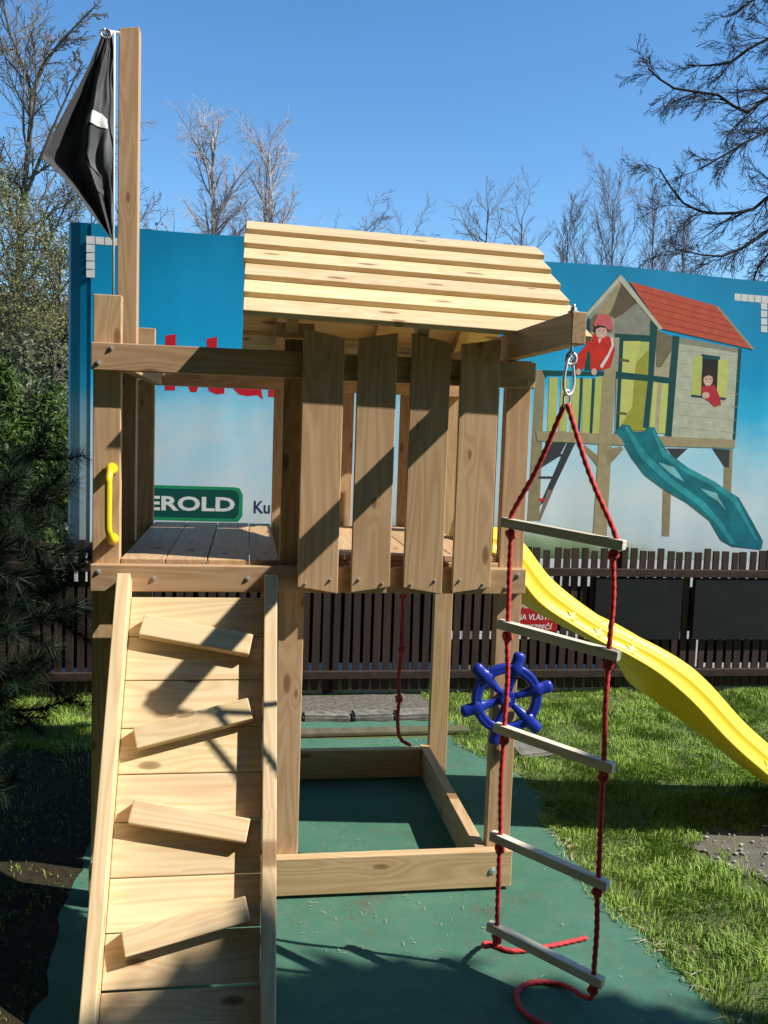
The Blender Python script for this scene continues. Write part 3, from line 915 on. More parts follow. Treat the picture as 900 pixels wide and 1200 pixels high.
# side battens
board('batten', (.913, .06, ZD + .02), (.913, .06, 1.945), .022, .03, P, tw, up=(1, 0, 0))
board('batten', (.905, .115, ZD + .02), (.905, .115, 1.945), .022, .03, P, tw, up=(1, 0, 0))
for yy in (.97,):
    board('slat', (X1 + .012, yy, ZD - .08), (X1 + .012, yy, 2.05), .12, .020, P, tw, up=(0, 1, 0))
# swing beam carrying the rope ladder
board('swing_beam', (.9395, -.730, 2.0935), (.9395, 1.14, 2.0955), WD, TH, P, tw)
for b in [(-.491, 2.024), (-.534, 1.973), (-.53, 1.244), (-.339, 1.221), (-.009, 1.224), (1.002, 1.245), (.957, 1.196), (1.006, 1.966), (.955, .086)]:
    bolt((b[0], -TH - .001, b[1]), (0, -1, 0), tw, .009 if b[1] > .2 else .014)

# roof: two pitches of lapped planks on rafters
ry, rz, ey, ez = .571, 2.590, -.150, 2.118
roof_bm = bmesh.new()
def add_box(bm, c, sx, sy, sz, mat3):
    r = bmesh.ops.create_cube(bm, size=1)
    for v in r['verts']:
        v.co = Vector(c) + mat3 @ Vector((v.co.x * sx, v.co.y * sy, v.co.z * sz))
sl = math.hypot(ry - ey, rz - ez)
pitch = math.atan2(rz - ez, ry - ey)
for x in (.13, .60, 1.0):
    for sgn in (-1, 1):
        m3 = Matrix.Rotation(-sgn * pitch, 3, 'X')
        mid = Vector((x, ry + sgn * (sl / 2 - .03) * math.cos(pitch), rz - (sl / 2 - .03) * math.sin(pitch))) - m3 @ Vector((0, 0, .034))
        add_box(roof_bm, mid, .044, sl - .10, .06, m3)
add_box(roof_bm, (.14, -.020, 2.118), .14, .042, .05, Matrix.Identity(3))
add_box(roof_bm, (.57, 1.165, 2.118), 1.0, .042, .05, Matrix.Identity(3))
roof = bm_obj('roof', roof_bm, P, tw, Matrix.Translation((0, 0, 0)))
for sgn in (-1, 1):
    n = Vector((0, sgn * math.sin(pitch), math.cos(pitch)))
    d = Vector((0, sgn * math.cos(pitch), -math.sin(pitch)))
    for i in range(6):
        lo = Vector((0, ry, rz)) + d * ((i + 1) * sl / 6) + n * .030
        hi = lo - d * .150 - n * .022
        if i == 0:
            hi = lo - d * .136 - n * .022
        c = (lo + hi) / 2
        up = (lo - hi).normalized()
        jl, jr = random.uniform(-.006, .006), random.uniform(-.006, .006)
        board('roof_plank', (-.046 + jl, c.y, c.z + .012), (1.195 + jr, c.y, c.z - .018), (lo - hi).length, .021, M['pale_pine'], roof, up=up, bev=.0025)

# climbing ramp
A_ = Vector((0, -.09, 1.265)); B_ = Vector((0, -.86, 0))
RT = (A_ - B_).normalized()
RN = Vector((0, -RT.z, RT.y))
def rp(x, s, off):
    return Vector((x, 0, 0)) + B_ + RT * s + RN * off
bm = bmesh.new()
rm = Matrix(((1, 0, 0), (0, RT.y, RN.y), (0, RT.z, RN.z)))
edges = [.018, .1665, .3205, .4755, .6395, .7885, .9375, 1.0995, 1.2545, 1.4025]
ramp = board('climbing_ramp', rp(-.4125, .09, -.083), rp(.0495, .09, -.083), .143, .021, M['pale_pine'], tw, up=RT)
ramp['label'] = 'sloping climbing ramp of pale boards with four tilted rungs'
for a, b in zip(edges[1:-1], edges[2:]):
    s = (a + b) / 2
    board('ramp_board', rp(-.4125, s, -.083), rp(.0495, s, -.083), b - a - .003, .021, M['pale_pine'], ramp, up=RT)
for x in (-.4365, .0735):
    board('stringer', rp(x, .045, -.0475), rp(x, 1.462, -.0475), .095, .045, M['pale_pine'], ramp, up=RN)
RG = [(-.3665, 1.284, .0075, 1.2115), (-.363, .897, .0085, .9895), (-.3595, .668, .0075, .598), (-.355, .288, .0105, .372)]
for x0, s0, x1, s1 in RG:
    dx, ds = x1 - x0, s1 - s0
    L = math.hypot(dx, ds)
    board('rung', rp(x0, s0, -.0475), rp(x1, s1, -.0475), .074, .045, M['pale_pine'], ramp, up=RT, bev=.004)

# yellow grab handle on the front post
hp = smooth_path([(-.492, -.004, 1.605), (-.492, -.035, 1.600), (-.494, -.058, 1.575), (-.494, -.062, 1.545), (-.494, -.062, 1.415), (-.492, -.058, 1.385), (-.487, -.035, 1.360), (-.487, -.004, 1.355)], .006)
rr = [.0125 + .010 * max(0, 1 - min(i, len(hp) - 1 - i) / 7) for i in range(len(hp))]
V, F = tube_mesh(hp, rr, 14)
hd = mesh_obj('grab_handle', V, F, M['handle_yellow'], tw, (-.49, 0, 1.48), True)
hd['label'] = 'yellow plastic grab handle on the left front post'

# blue ship's wheel on the right front post
WC = Vector((.977, -.055, .772))
def wheel():
    bm = bmesh.new()
    V, F = [], []
    parts = []
    ring = [(WC.x + .118 * math.cos(t), WC.y, WC.z + .118 * math.sin(t)) for t in np.linspace(0, 2 * math.pi, 65)]
    # flattened rim with a groove
    R_ = .118
    prof = [(-.019, -.006), (-.015, -.016), (-.005, -.013), (.005, -.013), (.015, -.016), (.019, -.006), (.019, .010), (-.019, .010)]
    n = 72
    for i in range(n):
        t = 2 * math.pi * i / n
        for pr, py in prof:
            V.append((WC.x + (R_ + pr) * math.cos(t), WC.y + py, WC.z + (R_ + pr) * math.sin(t)))
    k = len(prof)
    for i in range(n):
        for j in range(k):
            F.append((i * k + j, i * k + (j + 1) % k, ((i + 1) % n) * k + (j + 1) % k, ((i + 1) % n) * k + j))
    o = mesh_obj('steering_wheel', V, F, M['blue_plastic'], tw, WC, True)
    o['label'] = 'blue plastic ship wheel with six handles on the front post'
    bm = bmesh.new()
    q = Vector((0, -1, 0)).to_track_quat('Z', 'Y').to_matrix().to_4x4()
    bmesh.ops.create_cone(bm, cap_ends=True, segments=32, radius1=.036, radius2=.030, depth=.03, matrix=Matrix.Translation(WC + Vector((0, -.004, 0))) @ q)
    bmesh.ops.create_cone(bm, cap_ends=True, segments=24, radius1=.020, radius2=.020, depth=.05, matrix=Matrix.Translation(WC + Vector((0, .028, 0))) @ q)
    bmesh.ops.bevel(bm, geom=bm.edges[:], offset=.003, segments=2, affect='EDGES')
    bm_obj('hub', bm, M['blue_plastic'], o)
    bm = bmesh.new()
    bmesh.ops.create_cone(bm, cap_ends=True, segments=6, radius1=.010, radius2=.009, depth=.008, matrix=Matrix.Translation(WC + Vector((0, -.022, 0))) @ q)
    bm_obj('bolt', bm, M['steel'], o)
    for k in range(6):
        a = math.radians(76 + 60 * k)
        d = Vector((math.cos(a), 0, math.sin(a)))
        pts = [WC + d * s + Vector((0, yy, 0)) for s, yy in ((.02, 0), (.05, .001), (.095, .001), (.116, -.004), (.132, -.005), (.142, -.004), (.154, -.003), (.170, -.003), (.180, -.003), (.1845, -.003))]
        rad = [.013, .013, .020, .032, .028, .0235, .0245, .0245, .021, .008]
        V, F = tube_mesh(pts, rad, 18)
        V = [(v[0], WC.y + (v[1] - WC.y) * .62, v[2]) for v in V]
        mesh_obj('handle', V, F, M['blue_plastic'], o, tuple(WC + d * .1), True)
wheel()

# yellow wave slide leaving the right side of the deck
def spline(xs, ys):
    xs, ys = np.array(xs), np.array(ys)
    def f(x):
        x = np.clip(x, xs[0], xs[-1])
        i = int(np.clip(np.searchsorted(xs, x) - 1, 0, len(xs) - 2))
        h = xs[i + 1] - xs[i]
        def m(k):
            if k == 0: return (ys[1] - ys[0]) / (xs[1] - xs[0])
            if k == len(xs) - 1: return (ys[-1] - ys[-2]) / (xs[-1] - xs[-2])
            return (ys[k + 1] - ys[k - 1]) / (xs[k + 1] - xs[k - 1])
        t = (x - xs[i]) / h
        return float((2 * t ** 3 - 3 * t ** 2 + 1) * ys[i] + (t ** 3 - 2 * t ** 2 + t) * h * m(i) + (-2 * t ** 3 + 3 * t ** 2) * ys[i + 1] + (t ** 3 - t ** 2) * h * m(i + 1))
    return f
SX = [.94, 1.04, 1.14, 1.28, 1.51, 1.64, 1.79, 1.93, 2.04, 2.2, 2.3, 2.5, 2.7, 3.0, 3.35]
SZ = [1.385, 1.378, 1.325, 1.165, 1.0, .935, .865, .785, .695, .535, .450, .30, .20, .14, .13]
zt = spline(SX, SZ)
sk = spline([.94, 1.26, 1.41, 1.615, 1.785, 1.925, 2.1, 2.225, 2.325, 2.6, 3.0, 3.35], [.10, .125, .108, .092, .105, .125, .132, .126, .124, .12, .10, .10])
bl = spline([.94, 1.2, 1.4, 1.6, 1.8, 1.925, 2.1, 2.225, 2.4, 2.7, 3.35], [.03, .04, .025, .022, .05, .088, .058, .03, .02, .02, .02])
YC, HW = .58, .212
def slide():
    N = 150
    V, F = [], []
    sec_n = None
    for i in range(N + 1):
        x = .94 + (3.35 - .94) * i / N
        z = zt(x)
        dz = (zt(x + .01) - zt(x - .01)) / .02
        n = Vector((-dz, 0, 1)).normalized()
        s, b = sk(x), bl(x)
        trough = min(.085, s * .75)
        sec = [(-HW + .02, -.004), (-HW + .002, .0), (-HW - .012, -.008), (-HW - .020, -.022), (-HW - .040, -s * .34), (-HW - .050, -s * .38), (-HW - .053, -s * .45), (-HW - .052, -s * .51), (-HW - .074, -s * .84),
               (-HW - .086, -s * .88), (-HW - .090, -s * .95), (-HW - .082, -s), (-HW + .03, -s - b * .55), (-HW + .09, -s - b), (0, -s - b)]
        inner = [(0, -trough), (-HW + .12, -trough), (-HW + .075, -trough * .8), (-HW + .045, -trough * .35)]
        left = inner[:] + sec
        right = [(-a, w) for a, w in left[::-1]]
        full = left + right[1:-1]
        # left runs inner bottom -> rim -> outer -> underside centre, right goes back up
        sec_n = len(full)
        for a, w in full:
            p = Vector((x, YC + a, z)) + n * w
            V.append(tuple(p))
    for i in range(N):
        for k in range(sec_n):
            k2 = (k + 1) % sec_n
            F.append((i * sec_n + k, (i + 1) * sec_n + k, (i + 1) * sec_n + k2, i * sec_n + k2))
    F.append(tuple(range(sec_n)))
    F.append(tuple(N * sec_n + k for k in range(sec_n - 1, -1, -1)))
    o = mesh_obj('slide', V, F, M['yellow_plastic'], tw, (1.0, YC, 1.25), True)
    o['label'] = 'yellow plastic wave slide with raised stars along its side'
    # raised stars on the near flank
    for x, fr in ((1.40, .60), (1.515, .64), (1.66, .66), (2.36, .60)):
        z = zt(x)
        dz = (zt(x + .01) - zt(x - .01)) / .02
        n = Vector((-dz, 0, 1)).normalized()
        tdir = Vector((1, 0, dz)).normalized()
        s = sk(x)
        c = Vector((x, YC - HW - .063, z)) - n * s * .675
        uu = (n * (.33 * s) + Vector((0, .022, 0))).normalized()
        oo = (Vector((0, -1, 0)) * (.33 * s) + n * .022).normalized()
        Vs, Fs = [], []
        for r0, r1, h in ((.036, .015, -.004), (.033, .0135, .0035)):
            for k in range(10):
                a = math.pi / 2 + k * math.pi / 5
                r = r0 if k % 2 == 0 else r1
                Vs.append(tuple(c + tdir * (r * math.cos(a)) + uu * (r * math.sin(a)) + oo * h))
        Vs.append(tuple(c + oo * .005))
        for k in range(10):
            k2 = (k + 1) % 10
            Fs.append((k, 10 + k, 10 + k2, k2)); Fs.append((10 + k, 20, 10 + k2))
        mesh_obj('star', Vs, Fs, M['star_yellow'], o, tuple(c))
slide()

# ------------------------------------------------------------------ rope ladder
ld = empty('rope_ladder', (.94, -.69, .14))
tag(ld, 'red rope ladder with five pale wooden rungs hanging from the projecting beam', 'rope ladder')
AP = Vector((.922, -.700, 1.872))
psi, half = .814, .206
dv = Vector((math.cos(psi), -math.sin(psi), 0))
zr = [1.497, 1.168, .827, .460, .148]
tilt = -.078
LP, RP = [], []
for i, z in enumerate(zr):
    c = Vector((.922 + .013 * (2 - z), -.699 + .008 * (2 - z), z))
    h = (dv + Vector((0, 0, tilt))) * half
    board('rung', c - h - Vector((0, 0, .016)), c + h - Vector((0, 0, .016)), .030, .030, M['rung'], ld, up=(0, 0, 1), bev=.003)
    LP.append(c - h * .84 - Vector((0, 0, .016))); RP.append(c + h * .84 - Vector((0, 0, .016)))
def wob(p, k):
    return p + Vector((.006 * math.sin(k * 2.1), .005 * math.cos(k * 1.7), 0))
for side, PT in (('l', LP), ('r', RP)):
    pts = [AP + dv * (.004 if side == 'r' else -.004)]
    pts += [AP.lerp(PT[0], .5) + Vector((0, 0, -.004))]
    kn = []
    for i, p in enumerate(PT):
        pts += [p + Vector((0, 0, .03)), p - Vector((0, 0, .02)), p - Vector((0, 0, .05))]
        kn.append(p - Vector((0, 0, .034)))
        if i < 4:
            pts += [wob(p.lerp(PT[i + 1], .5), i + (side == 'r'))]
    e = PT[-1]
    if side == 'l':
        pts += [e + Vector((-.03, .03, -.075)), Vector((.838, -.42, .016)), Vector((.915, -.47, .013)), Vector((1.04, -.455, .013)), Vector((1.20, -.415, .013))]
    else:
        pts += [e + Vector((-.01, .02, -.075)), Vector((1.02, -.68, .016)), Vector((.93, -.65, .013)), Vector((.86, -.70, .013)), Vector((.855, -.80, .013)), Vector((.93, -.90, .013))]
    rope('side_rope', pts, .0078, ld, kn)
# shackle, carabiner and ring
def steel_loop(name, pts, r, parent):
    V, F = tube_mesh(smooth_path(pts, .004), r, 10)
    return mesh_obj(name, V, F, M['steel'], parent, pts[0], True)
hx, hy = .930, -.700
steel_loop('eye_bolt', [(hx, hy, 2.165), (hx, hy, 2.05), (hx, hy, 2.028), (hx + .014, hy, 2.014), (hx + .012, hy, 1.994), (hx - .004, hy, 1.988), (hx - .014, hy, 2.0), (hx - .010, hy, 2.018), (hx, hy, 2.026)], .0055, ld)
bm = bmesh.new()
bmesh.ops.create_cone(bm, cap_ends=True, segments=20, radius1=.017, radius2=.017, depth=.003, matrix=Matrix.Translation((hx, hy, 2.1435)))
bmesh.ops.create_cone(bm, cap_ends=True, segments=6, radius1=.010, radius2=.010, depth=.010, matrix=Matrix.Translation((hx, hy, 2.151)))
bm_obj('nut', bm, M['steel'], ld)
cz = 1.955
ca = []
for t in np.linspace(0, 2 * math.pi, 33):
    w = .019 + .006 * math.cos(t + math.pi)
    ca.append((hx - .004 + math.sin(t) * w, hy - .004 + math.sin(t) * .012, cz + math.cos(t) * .057))
steel_loop('carabiner', ca, .0048, ld)
steel_loop('ring', [(.924 + math.sin(t) * .012, hy + math.sin(t) * .006, 1.885 + math.cos(t) * .027) for t in np.linspace(0, 2 * math.pi, 25)], .0038, ld)

# knotted climbing rope at the back of the tower
cr = [(.790, 1.262, 1.165), (.792, 1.25, .93), (.798, 1.25, .80), (.800, 1.25, .66), (.786, 1.25, .50), (.792, 1.25, .38), (.788, 1.25, .29), (.795, 1.25, .20), (.815, 1.25, .155), (.857, 1.25, .128), (.90, 1.26, .075), (.98, 1.30, .016), (1.03, 1.34, .014)]
o = rope('climbing_rope', cr, .0095, None, [(.792, 1.25, .925), (.800, 1.25, .642), (.790, 1.25, .378)])
tag(o, 'knotted red climbing rope hanging under the deck at the back of the tower', 'rope')

# ------------------------------------------------------------------ pirate flag
fl = empty('pirate_flag', (-.56, .46, 2.28))
tag(fl, 'black pirate flag drooping from a thin white pole beside the tall mast', 'flag')
FP = [(3.262, -.600, -.566), (3.20, -.625, -.562), (3.10, -.667, -.560), (3.0, -.712, -.559), (2.90, -.757, -.558), (2.80, -.803, -.556), (2.765, -.812, -.556), (2.73, -.775, -.558), (2.68, -.72, -.560), (2.62, -.672, -.562), (2.56, -.625, -.563), (2.49, -.566, -.561)]
fL = spline([-p[0] for p in FP], [p[1] for p in FP]); fR = spline([-p[0] for p in FP], [p[2] for p in FP])
def flag_pt(u, z):
    l, r = fL(-z), fR(-z)
    x = r + (l - r) * u
    k = (3.262 - z)
    amp = min(1, k * 3)
    y = .46 + amp * ((.012 + .026 * u) * math.sin(u * 9.5 + .6 + k * 1.2) + .010 * math.sin(u * 21 + k * 5.5) + .012 * math.sin(k * 9 + u * 6) + .006 * math.sin(k * 26 - u * 9)) + .006 * mnoise.noise((u * 9, k * 14, 2))
    return (x, y, z)
nu, nv = 46, 90
V = [flag_pt(i / nu, 3.262 - (3.262 - 2.49) * j / nv) for j in range(nv + 1) for i in range(nu + 1)]
F = [(j * (nu + 1) + i, j * (nu + 1) + i + 1, (j + 1) * (nu + 1) + i + 1, (j + 1) * (nu + 1) + i) for j in range(nv) for i in range(nu)]
c = mesh_obj('cloth', V, F, M['flag'], fl, (-.6, .46, 2.9), True)
md = c.modifiers.new('thickness', 'SOLIDIFY'); md.thickness = .0015
def flag_mark(polys, mat):
    """printed marks that follow the folds of the cloth"""
    V, F = [], []
    for pts in polys:
        xs = [p[0] for p in pts]; zs = [p[1] for p in pts]
        n = 44
        for a in range(n):
            for b in range(n):
                x0 = min(xs) + (max(xs) - min(xs)) * a / n; x1 = min(xs) + (max(xs) - min(xs)) * (a + 1) / n
                z0 = min(zs) + (max(zs) - min(zs)) * b / n; z1 = min(zs) + (max(zs) - min(zs)) * (b + 1) / n
                cx, cz_ = (x0 + x1) / 2, (z0 + z1) / 2
                ins = False
                for i in range(len(pts)):
                    (xa, za), (xb, zb) = pts[i], pts[(i + 1) % len(pts)]
                    if (za > cz_) != (zb > cz_) and cx < (xb - xa) * (cz_ - za) / (zb - za) + xa:
                        ins = not ins
                if ins:
                    o = len(V)
                    for x, z in ((x0, z0), (x1, z0), (x1, z1), (x0, z1)):
                        l, r = fL(-z), fR(-z)
                        p = flag_pt((x - r) / (l - r), z)
                        V.append((p[0], p[1] - .006, p[2]))
                    F.append((o, o + 1, o + 2, o + 3))
    return mesh_obj('printed_mark', V, F, mat, fl, (-.6, .45, 2.9), True)
flag_mark([[(-.662, 2.915), (-.655, 2.945), (-.630, 2.958), (-.600, 2.955), (-.582, 2.94), (-.580, 2.905), (-.620, 2.908)]], M['p_whitep'])
M['flaggrey'] = flat('flag_grey_print', (.07, .08, .084), .6)
flag_mark([[(-.664, 2.905), (-.62, 2.90), (-.575, 2.90), (-.570, 2.78), (-.60, 2.72), (-.640, 2.755), (-.660, 2.83)],
           [(-.655, 2.73), (-.64, 2.68), (-.60, 2.655), (-.572, 2.65), (-.572, 2.668), (-.60, 2.675), (-.63, 2.70)],
           [(-.735, 2.725), (-.72, 2.73), (-.715, 2.712)]], M['flaggrey'])
V, F = tube_mesh([(-.556, .462, 2.15), (-.557, .462, 2.78), (-.558, .462, 3.27)], .0042, 8)
mesh_obj('pole', V, F, M['p_whitep'], fl, (-.556, .462, 2.15), True)
V, F = merge([tube_mesh([(-.59 + .02 * math.sin(t), .462, 3.262 + .016 * math.cos(t)) for t in np.linspace(0, 6.283, 17)], .005, 8), tube_mesh([(-.59, .462, 3.27), (-.546, .50, 3.285)], .006, 8)])
mesh_obj('clip', V, F, M['steel'], fl, (-.59, .46, 3.26), True)

# ------------------------------------------------------------------ trees
class Twigs:
    def __init__(s):
        s.V, s.F = [], []
    def add(s, path, r0, r1, n):
        rad = [r0 + (r1 - r0) * i / (len(path) - 1) for i in range(len(path))]
        V, F = tube_mesh(path, rad, n, cap=False)
        o = len(s.V)
        s.V += V
        s.F += [tuple(i + o for i in f) for f in F]


def limb(start, d, L, n, wander, bias, rg):
    """a wandering path of n segments; bias bends it (up or down)"""
    p = Vector(start)
    d = Vector(d).normalized()
    out = [p.copy()]
    for i in range(n):
        d = (d + Vector(rg.normal(0, wander, 3)) + Vector((0, 0, bias))).normalized()
        p = p + d * (L / n)
        out.append(p.copy())
    return out


def spread(tw_, path, r0, L, level, spec, rg):
    """side shoots along a path, recursively"""
    if level >= len(spec['count']):
        return
    cnt = spec['count'][level]
    for k in range(cnt):
        f = spec['from'][level] + (1 - spec['from'][level]) * ((k + rg.random()) / cnt)
        x = f * (len(path) - 1)
        i = min(int(x), len(path) - 2)
        p = path[i].lerp(path[i + 1], x - i)
        t = (path[i + 1] - path[i]).normalized()
        a = rg.random() * 6.283
        ref = Vector((0, 0, 1)) if abs(t.z) < .9 else Vector((1, 0, 0))
        u = t.cross(ref).normalized()
        v = t.cross(u)
        ang = spec['angle'][level] * (0.75 + .5 * rg.random())
        d = t * math.cos(ang) + (u * math.cos(a) + v * math.sin(a)) * math.sin(ang)
        l = L * spec['len'][level] * (1.15 - .6 * f) * (.7 + .6 * rg.random())
        r = max(spec['rmin'], r0 * (1 - .75 * f) * spec['rad'][level])
        ns = spec['seg'][level]
        q = limb(p, d, l, ns, spec['wander'], spec['bias'][level], rg)
        tw_.add(q, r, max(spec['rmin'] * .7, r * .3), 4 if level == 0 else 3)
        spread(tw_, q, r, l, level + 1, spec, rg)


def leaf_cards(centers, size, rg, per=1, jitter=0.1, long=1.0):
    C_ = np.repeat(np.asarray(centers, float), per, axis=0)
    n = len(C_)
    C_ = C_ + rg.normal(0, jitter, (n, 3))
    a = rg.normal(0, 1, (n, 3)); a /= np.linalg.norm(a, axis=1)[:, None]
    b = rg.normal(0, 1, (n, 3)); b -= a * (a * b).sum(1)[:, None]; b /= np.linalg.norm(b, axis=1)[:, None]
    s = size * rg.uniform(.6, 1.3, n)[:, None]
    V = np.stack([C_ - a * s * long, C_ + b * s * .5, C_ + a * s * long, C_ - b * s * .5], 1).reshape(-1, 3)
    F = np.arange(n * 4).reshape(-1, 4)
    return V, F


def np_mesh(name, V, F, mat, parent=None, origin=(0, 0, 0)):
    V = np.asarray(V, np.float32) - np.array(origin, np.float32)
    F = np.asarray(F, np.int32)
    k = F.shape[1]
    me = bpy.data.meshes.new(name)
    me.vertices.add(len(V)); me.vertices.foreach_set('co', V.ravel())
    me.loops.add(F.size); me.loops.foreach_set('vertex_index', F.ravel())
    me.polygons.add(len(F))
    me.polygons.foreach_set('loop_start', np.arange(len(F), dtype=np.int32) * k)
    me.polygons.foreach_set('loop_total', np.full(len(F), k, np.int32))
    me.materials.append(mat)
    me.update(calc_edges=True)
    me.validate()
    return reg(bpy.data.objects.new(name, me), parent, Matrix.Translation(Vector(origin)))


def bare_tree(name, label, base, trunk_pts, r0, spec, seed, bark, twig, cat='tree', group=None, extra=None, leaves=None):
    rg = np.random.default_rng(seed)
    root = empty(name, base)
    tag(root, label, cat, group)
    pts = smooth_path([Vector(base)] + [Vector(p) for p in trunk_pts], .5)
    t = Twigs()
    t.add(pts, r0, r0 * spec.get('tip', .12), 9)
    for ex in (extra or []):
        q = smooth_path([Vector(p) for p in ex[0]], .25)
        t.add(q, ex[1], ex[1] * .25, 6)
    mesh_obj('trunk', t.V, t.F, bark, root, base, True)
    c = Twigs()
    H = sum((pts[i + 1] - pts[i]).length for i in range(len(pts) - 1))
    spread(c, pts, r0, H, 0, spec, rg)
    for ex in (extra or []):
        q = smooth_path([Vector(p) for p in ex[0]], .25)
        L = sum((q[i + 1] - q[i]).length for i in range(len(q) - 1))
        sp = dict(spec); sp['from'] = [.12] + list(spec['from'][1:]); sp['count'] = ex[2] if len(ex) > 2 else spec['count']
        if len(ex) > 3: sp.update(ex[3])
        spread(c, q, ex[1], L, 0, sp, rg)
    mesh_obj('branches', c.V, c.F, twig, root, base, False)
    if leaves:
        num, size, mat, zlo, zhi = leaves
        cv = np.array(c.V)
        cv = cv[(cv[:, 2] > zlo) & (cv[:, 2] < zhi)]
        if len(cv):
            idx = rg.integers(0, len(cv), num)
            V, F = leaf_cards(cv[idx], size, rg, 1, .09)
            np_mesh('leaves', V, F, mat, root, base)
    return root

SPEC = dict(count=[16, 9, 7], len=[.34, .42, .42], angle=[.75, .7, .7], rad=[.45, .5, .5], seg=[6, 5, 4], wander=.13, bias=[.07, .04, .02], rmin=.006, tip=.12)
SPEC['from'] = [.3, .2, .15]

# big bare tree on the left, forked high up, with mossy lower growth
big = dict(SPEC); big['from'] = [.22, .15, .1]; big['count'] = [30, 10, 8]; big['len'] = [.26, .42, .42]; big['rmin'] = .008
bare_tree('bare_tree', 'tall bare tree with forked mossy trunk rising behind the black flag', (-5.55, 20, 0), [(-5.5, 20, 4), (-5.42, 20, 6.5), (-5.2, 20, 9.3), (-5.75, 20.3, 10.8), (-6.0, 20.2, 12.2)], .15, big, 11, M['bark'], M['twig'],
          extra=[([(-5.2, 20, 9.2), (-4.9, 19.9, 10.0), (-4.2, 19.7, 10.8), (-3.7, 19.6, 11.3)], .06, [14, 8, 6]), ([(-5.4, 20, 6.8), (-4.9, 19.7, 7.9), (-4.3, 19.5, 9.2), (-3.9, 19.2, 9.9)], .05, [13, 8, 6]),
                 ([(-5.45, 20, 6.0), (-6.1, 20.2, 7.6), (-7.0, 20.4, 8.8)], .05, [12, 8, 6]), ([(-5.45, 20, 4.6), (-4.6, 19.7, 6.2), (-4.0, 19.5, 7.6)], .05, [12, 8, 6])],
          leaves=(7000, .026, M['bud'], 0, 8.0))
# smaller scrubby trees with young leaves in front of it
scr = dict(SPEC); scr['count'] = [18, 9, 6]; scr['from'] = [.15, .15, .1]; scr['len'] = [.42, .45, .42]; scr['bias'] = [.05, .02, 0]
bare_tree('budding_tree', 'olive budding tree at the left edge of the photo below the bare tree', (-5.6, 15.5, 0), [(-5.55, 15.5, 3), (-5.3, 15.4, 5.6)], .12, scr, 21, M['bark'], M['twig'], group='budding trees on the left', leaves=(30000, .026, M['bud'], 1.0, 6.2))
bare_tree('budding_tree', 'dull green budding tree just left of the banner top corner', (-4.0, 16.5, 0), [(-4.0, 16.5, 2.5), (-3.8, 16.4, 5.2)], .10, scr, 22, M['bark'], M['twig'], group='budding trees on the left', leaves=(11000, .03, M['bud'], 1.0, 5.4))
bare_tree('budding_tree', 'grey twiggy tree behind the banner, left of the tall mast', (-2.6, 18.5, 0), [(-2.6, 18.5, 3), (-2.7, 18.4, 6.2)], .10, scr, 23, M['bark'], M['twig'], group='budding trees on the left', leaves=(1200, .06, M['ivy'], 1.0, 6.0))
# birches
bir = dict(SPEC); bir['count'] = [40, 10, 8]; bir['len'] = [.24, .42, .45]; bir['angle'] = [.55, .6, .6]; bir['bias'] = [.05, -.02, -.10]; bir['rmin'] = .0036; bir['from'] = [.35, .15, .1]; bir['tip'] = .14
bare_tree('birch_tree', 'bare birch with white trunk showing between the mast and the roof, the taller one', (-1.05, 22, 0), [(-1.0, 22, 4), (-1.0, 22, 7), (-1.08, 22, 9.3)], .19, bir, 31, M['birch_bark'], M['birch_twig'], group='birches behind the banner')
bare_tree('birch_tree', 'bare birch with white trunk just above the left end of the roof, the lower one', (.50, 22, 0), [(.52, 22, 4), (.50, 22, 7), (.42, 22, 9.0)], .17, bir, 32, M['birch_bark'], M['birch_twig'], group='birches behind the banner')
# small dark trees above the roof
sm = dict(SPEC); sm['count'] = [18, 8, 6]; sm['len'] = [.26, .42, .42]; sm['from'] = [.55, .15, .1]; sm['angle'] = [.8, .7, .6]; sm['rmin'] = .0045
bare_tree('small_bare_tree', 'small dark bare tree above the roof, left of a similar one', (7.2, 25, 0), [(7.2, 25, 5), (7.25, 25, 8.7)], .11, sm, 41, M['far_bark'], M['far_twig'], group='small bare trees above the roof')
bare_tree('small_bare_tree', 'small dark bare tree above the right end of the roof', (8.4, 25, 0), [(8.4, 25, 5), (8.35, 25, 8.5)], .11, sm, 42, M['far_bark'], M['far_twig'], group='small bare trees above the roof')
lo = dict(sm); lo['from'] = [.5, .15, .1]
bare_tree('small_bare_tree', 'low bare twigs just showing over the middle of the roof ridge', (3.4, 25, 0), [(3.4, 25, 5), (3.45, 25, 8.1)], .08, lo, 43, M['far_bark'], M['far_twig'], group='small bare trees above the roof')
bare_tree('small_bare_tree', 'low bare tree peeping over the roof ridge, right of its middle', (4.9, 26, 0), [(4.9, 26, 5), (4.95, 26, 7.9)], .08, lo, 44, M['far_bark'], M['far_twig'], group='small bare trees above the roof')
# clump of upright trees on the right
up = dict(SPEC); up['count'] = [30, 11, 8]; up['len'] = [.28, .40, .42]; up['angle'] = [.42, .45, .5]; up['bias'] = [.06, .04, .02]; up['from'] = [.3, .1, .1]; up['rmin'] = .0042
for i, (x, y, h, lab) in enumerate(((9.6, 24, 8.0, 'upright bare tree behind the banner, leftmost of the clump above the printed roof'), (11.0, 24, 9.0, 'upright bare tree in the middle of the clump above the printed roof, the tallest'),
                                    (12.1, 23.5, 8.5, 'upright bare tree right of the tallest in the clump above the banner'), (13.6, 24.5, 8.0, 'upright bare tree at the right end of the clump above the banner'))):
    bare_tree('upright_bare_tree', lab, (x, y, 0), [(x + .05, y, h * .5), (x - .1, y, h)], .075, up, 51 + i, M['far_bark'], M['far_twig'], group='clump of bare trees on the right')

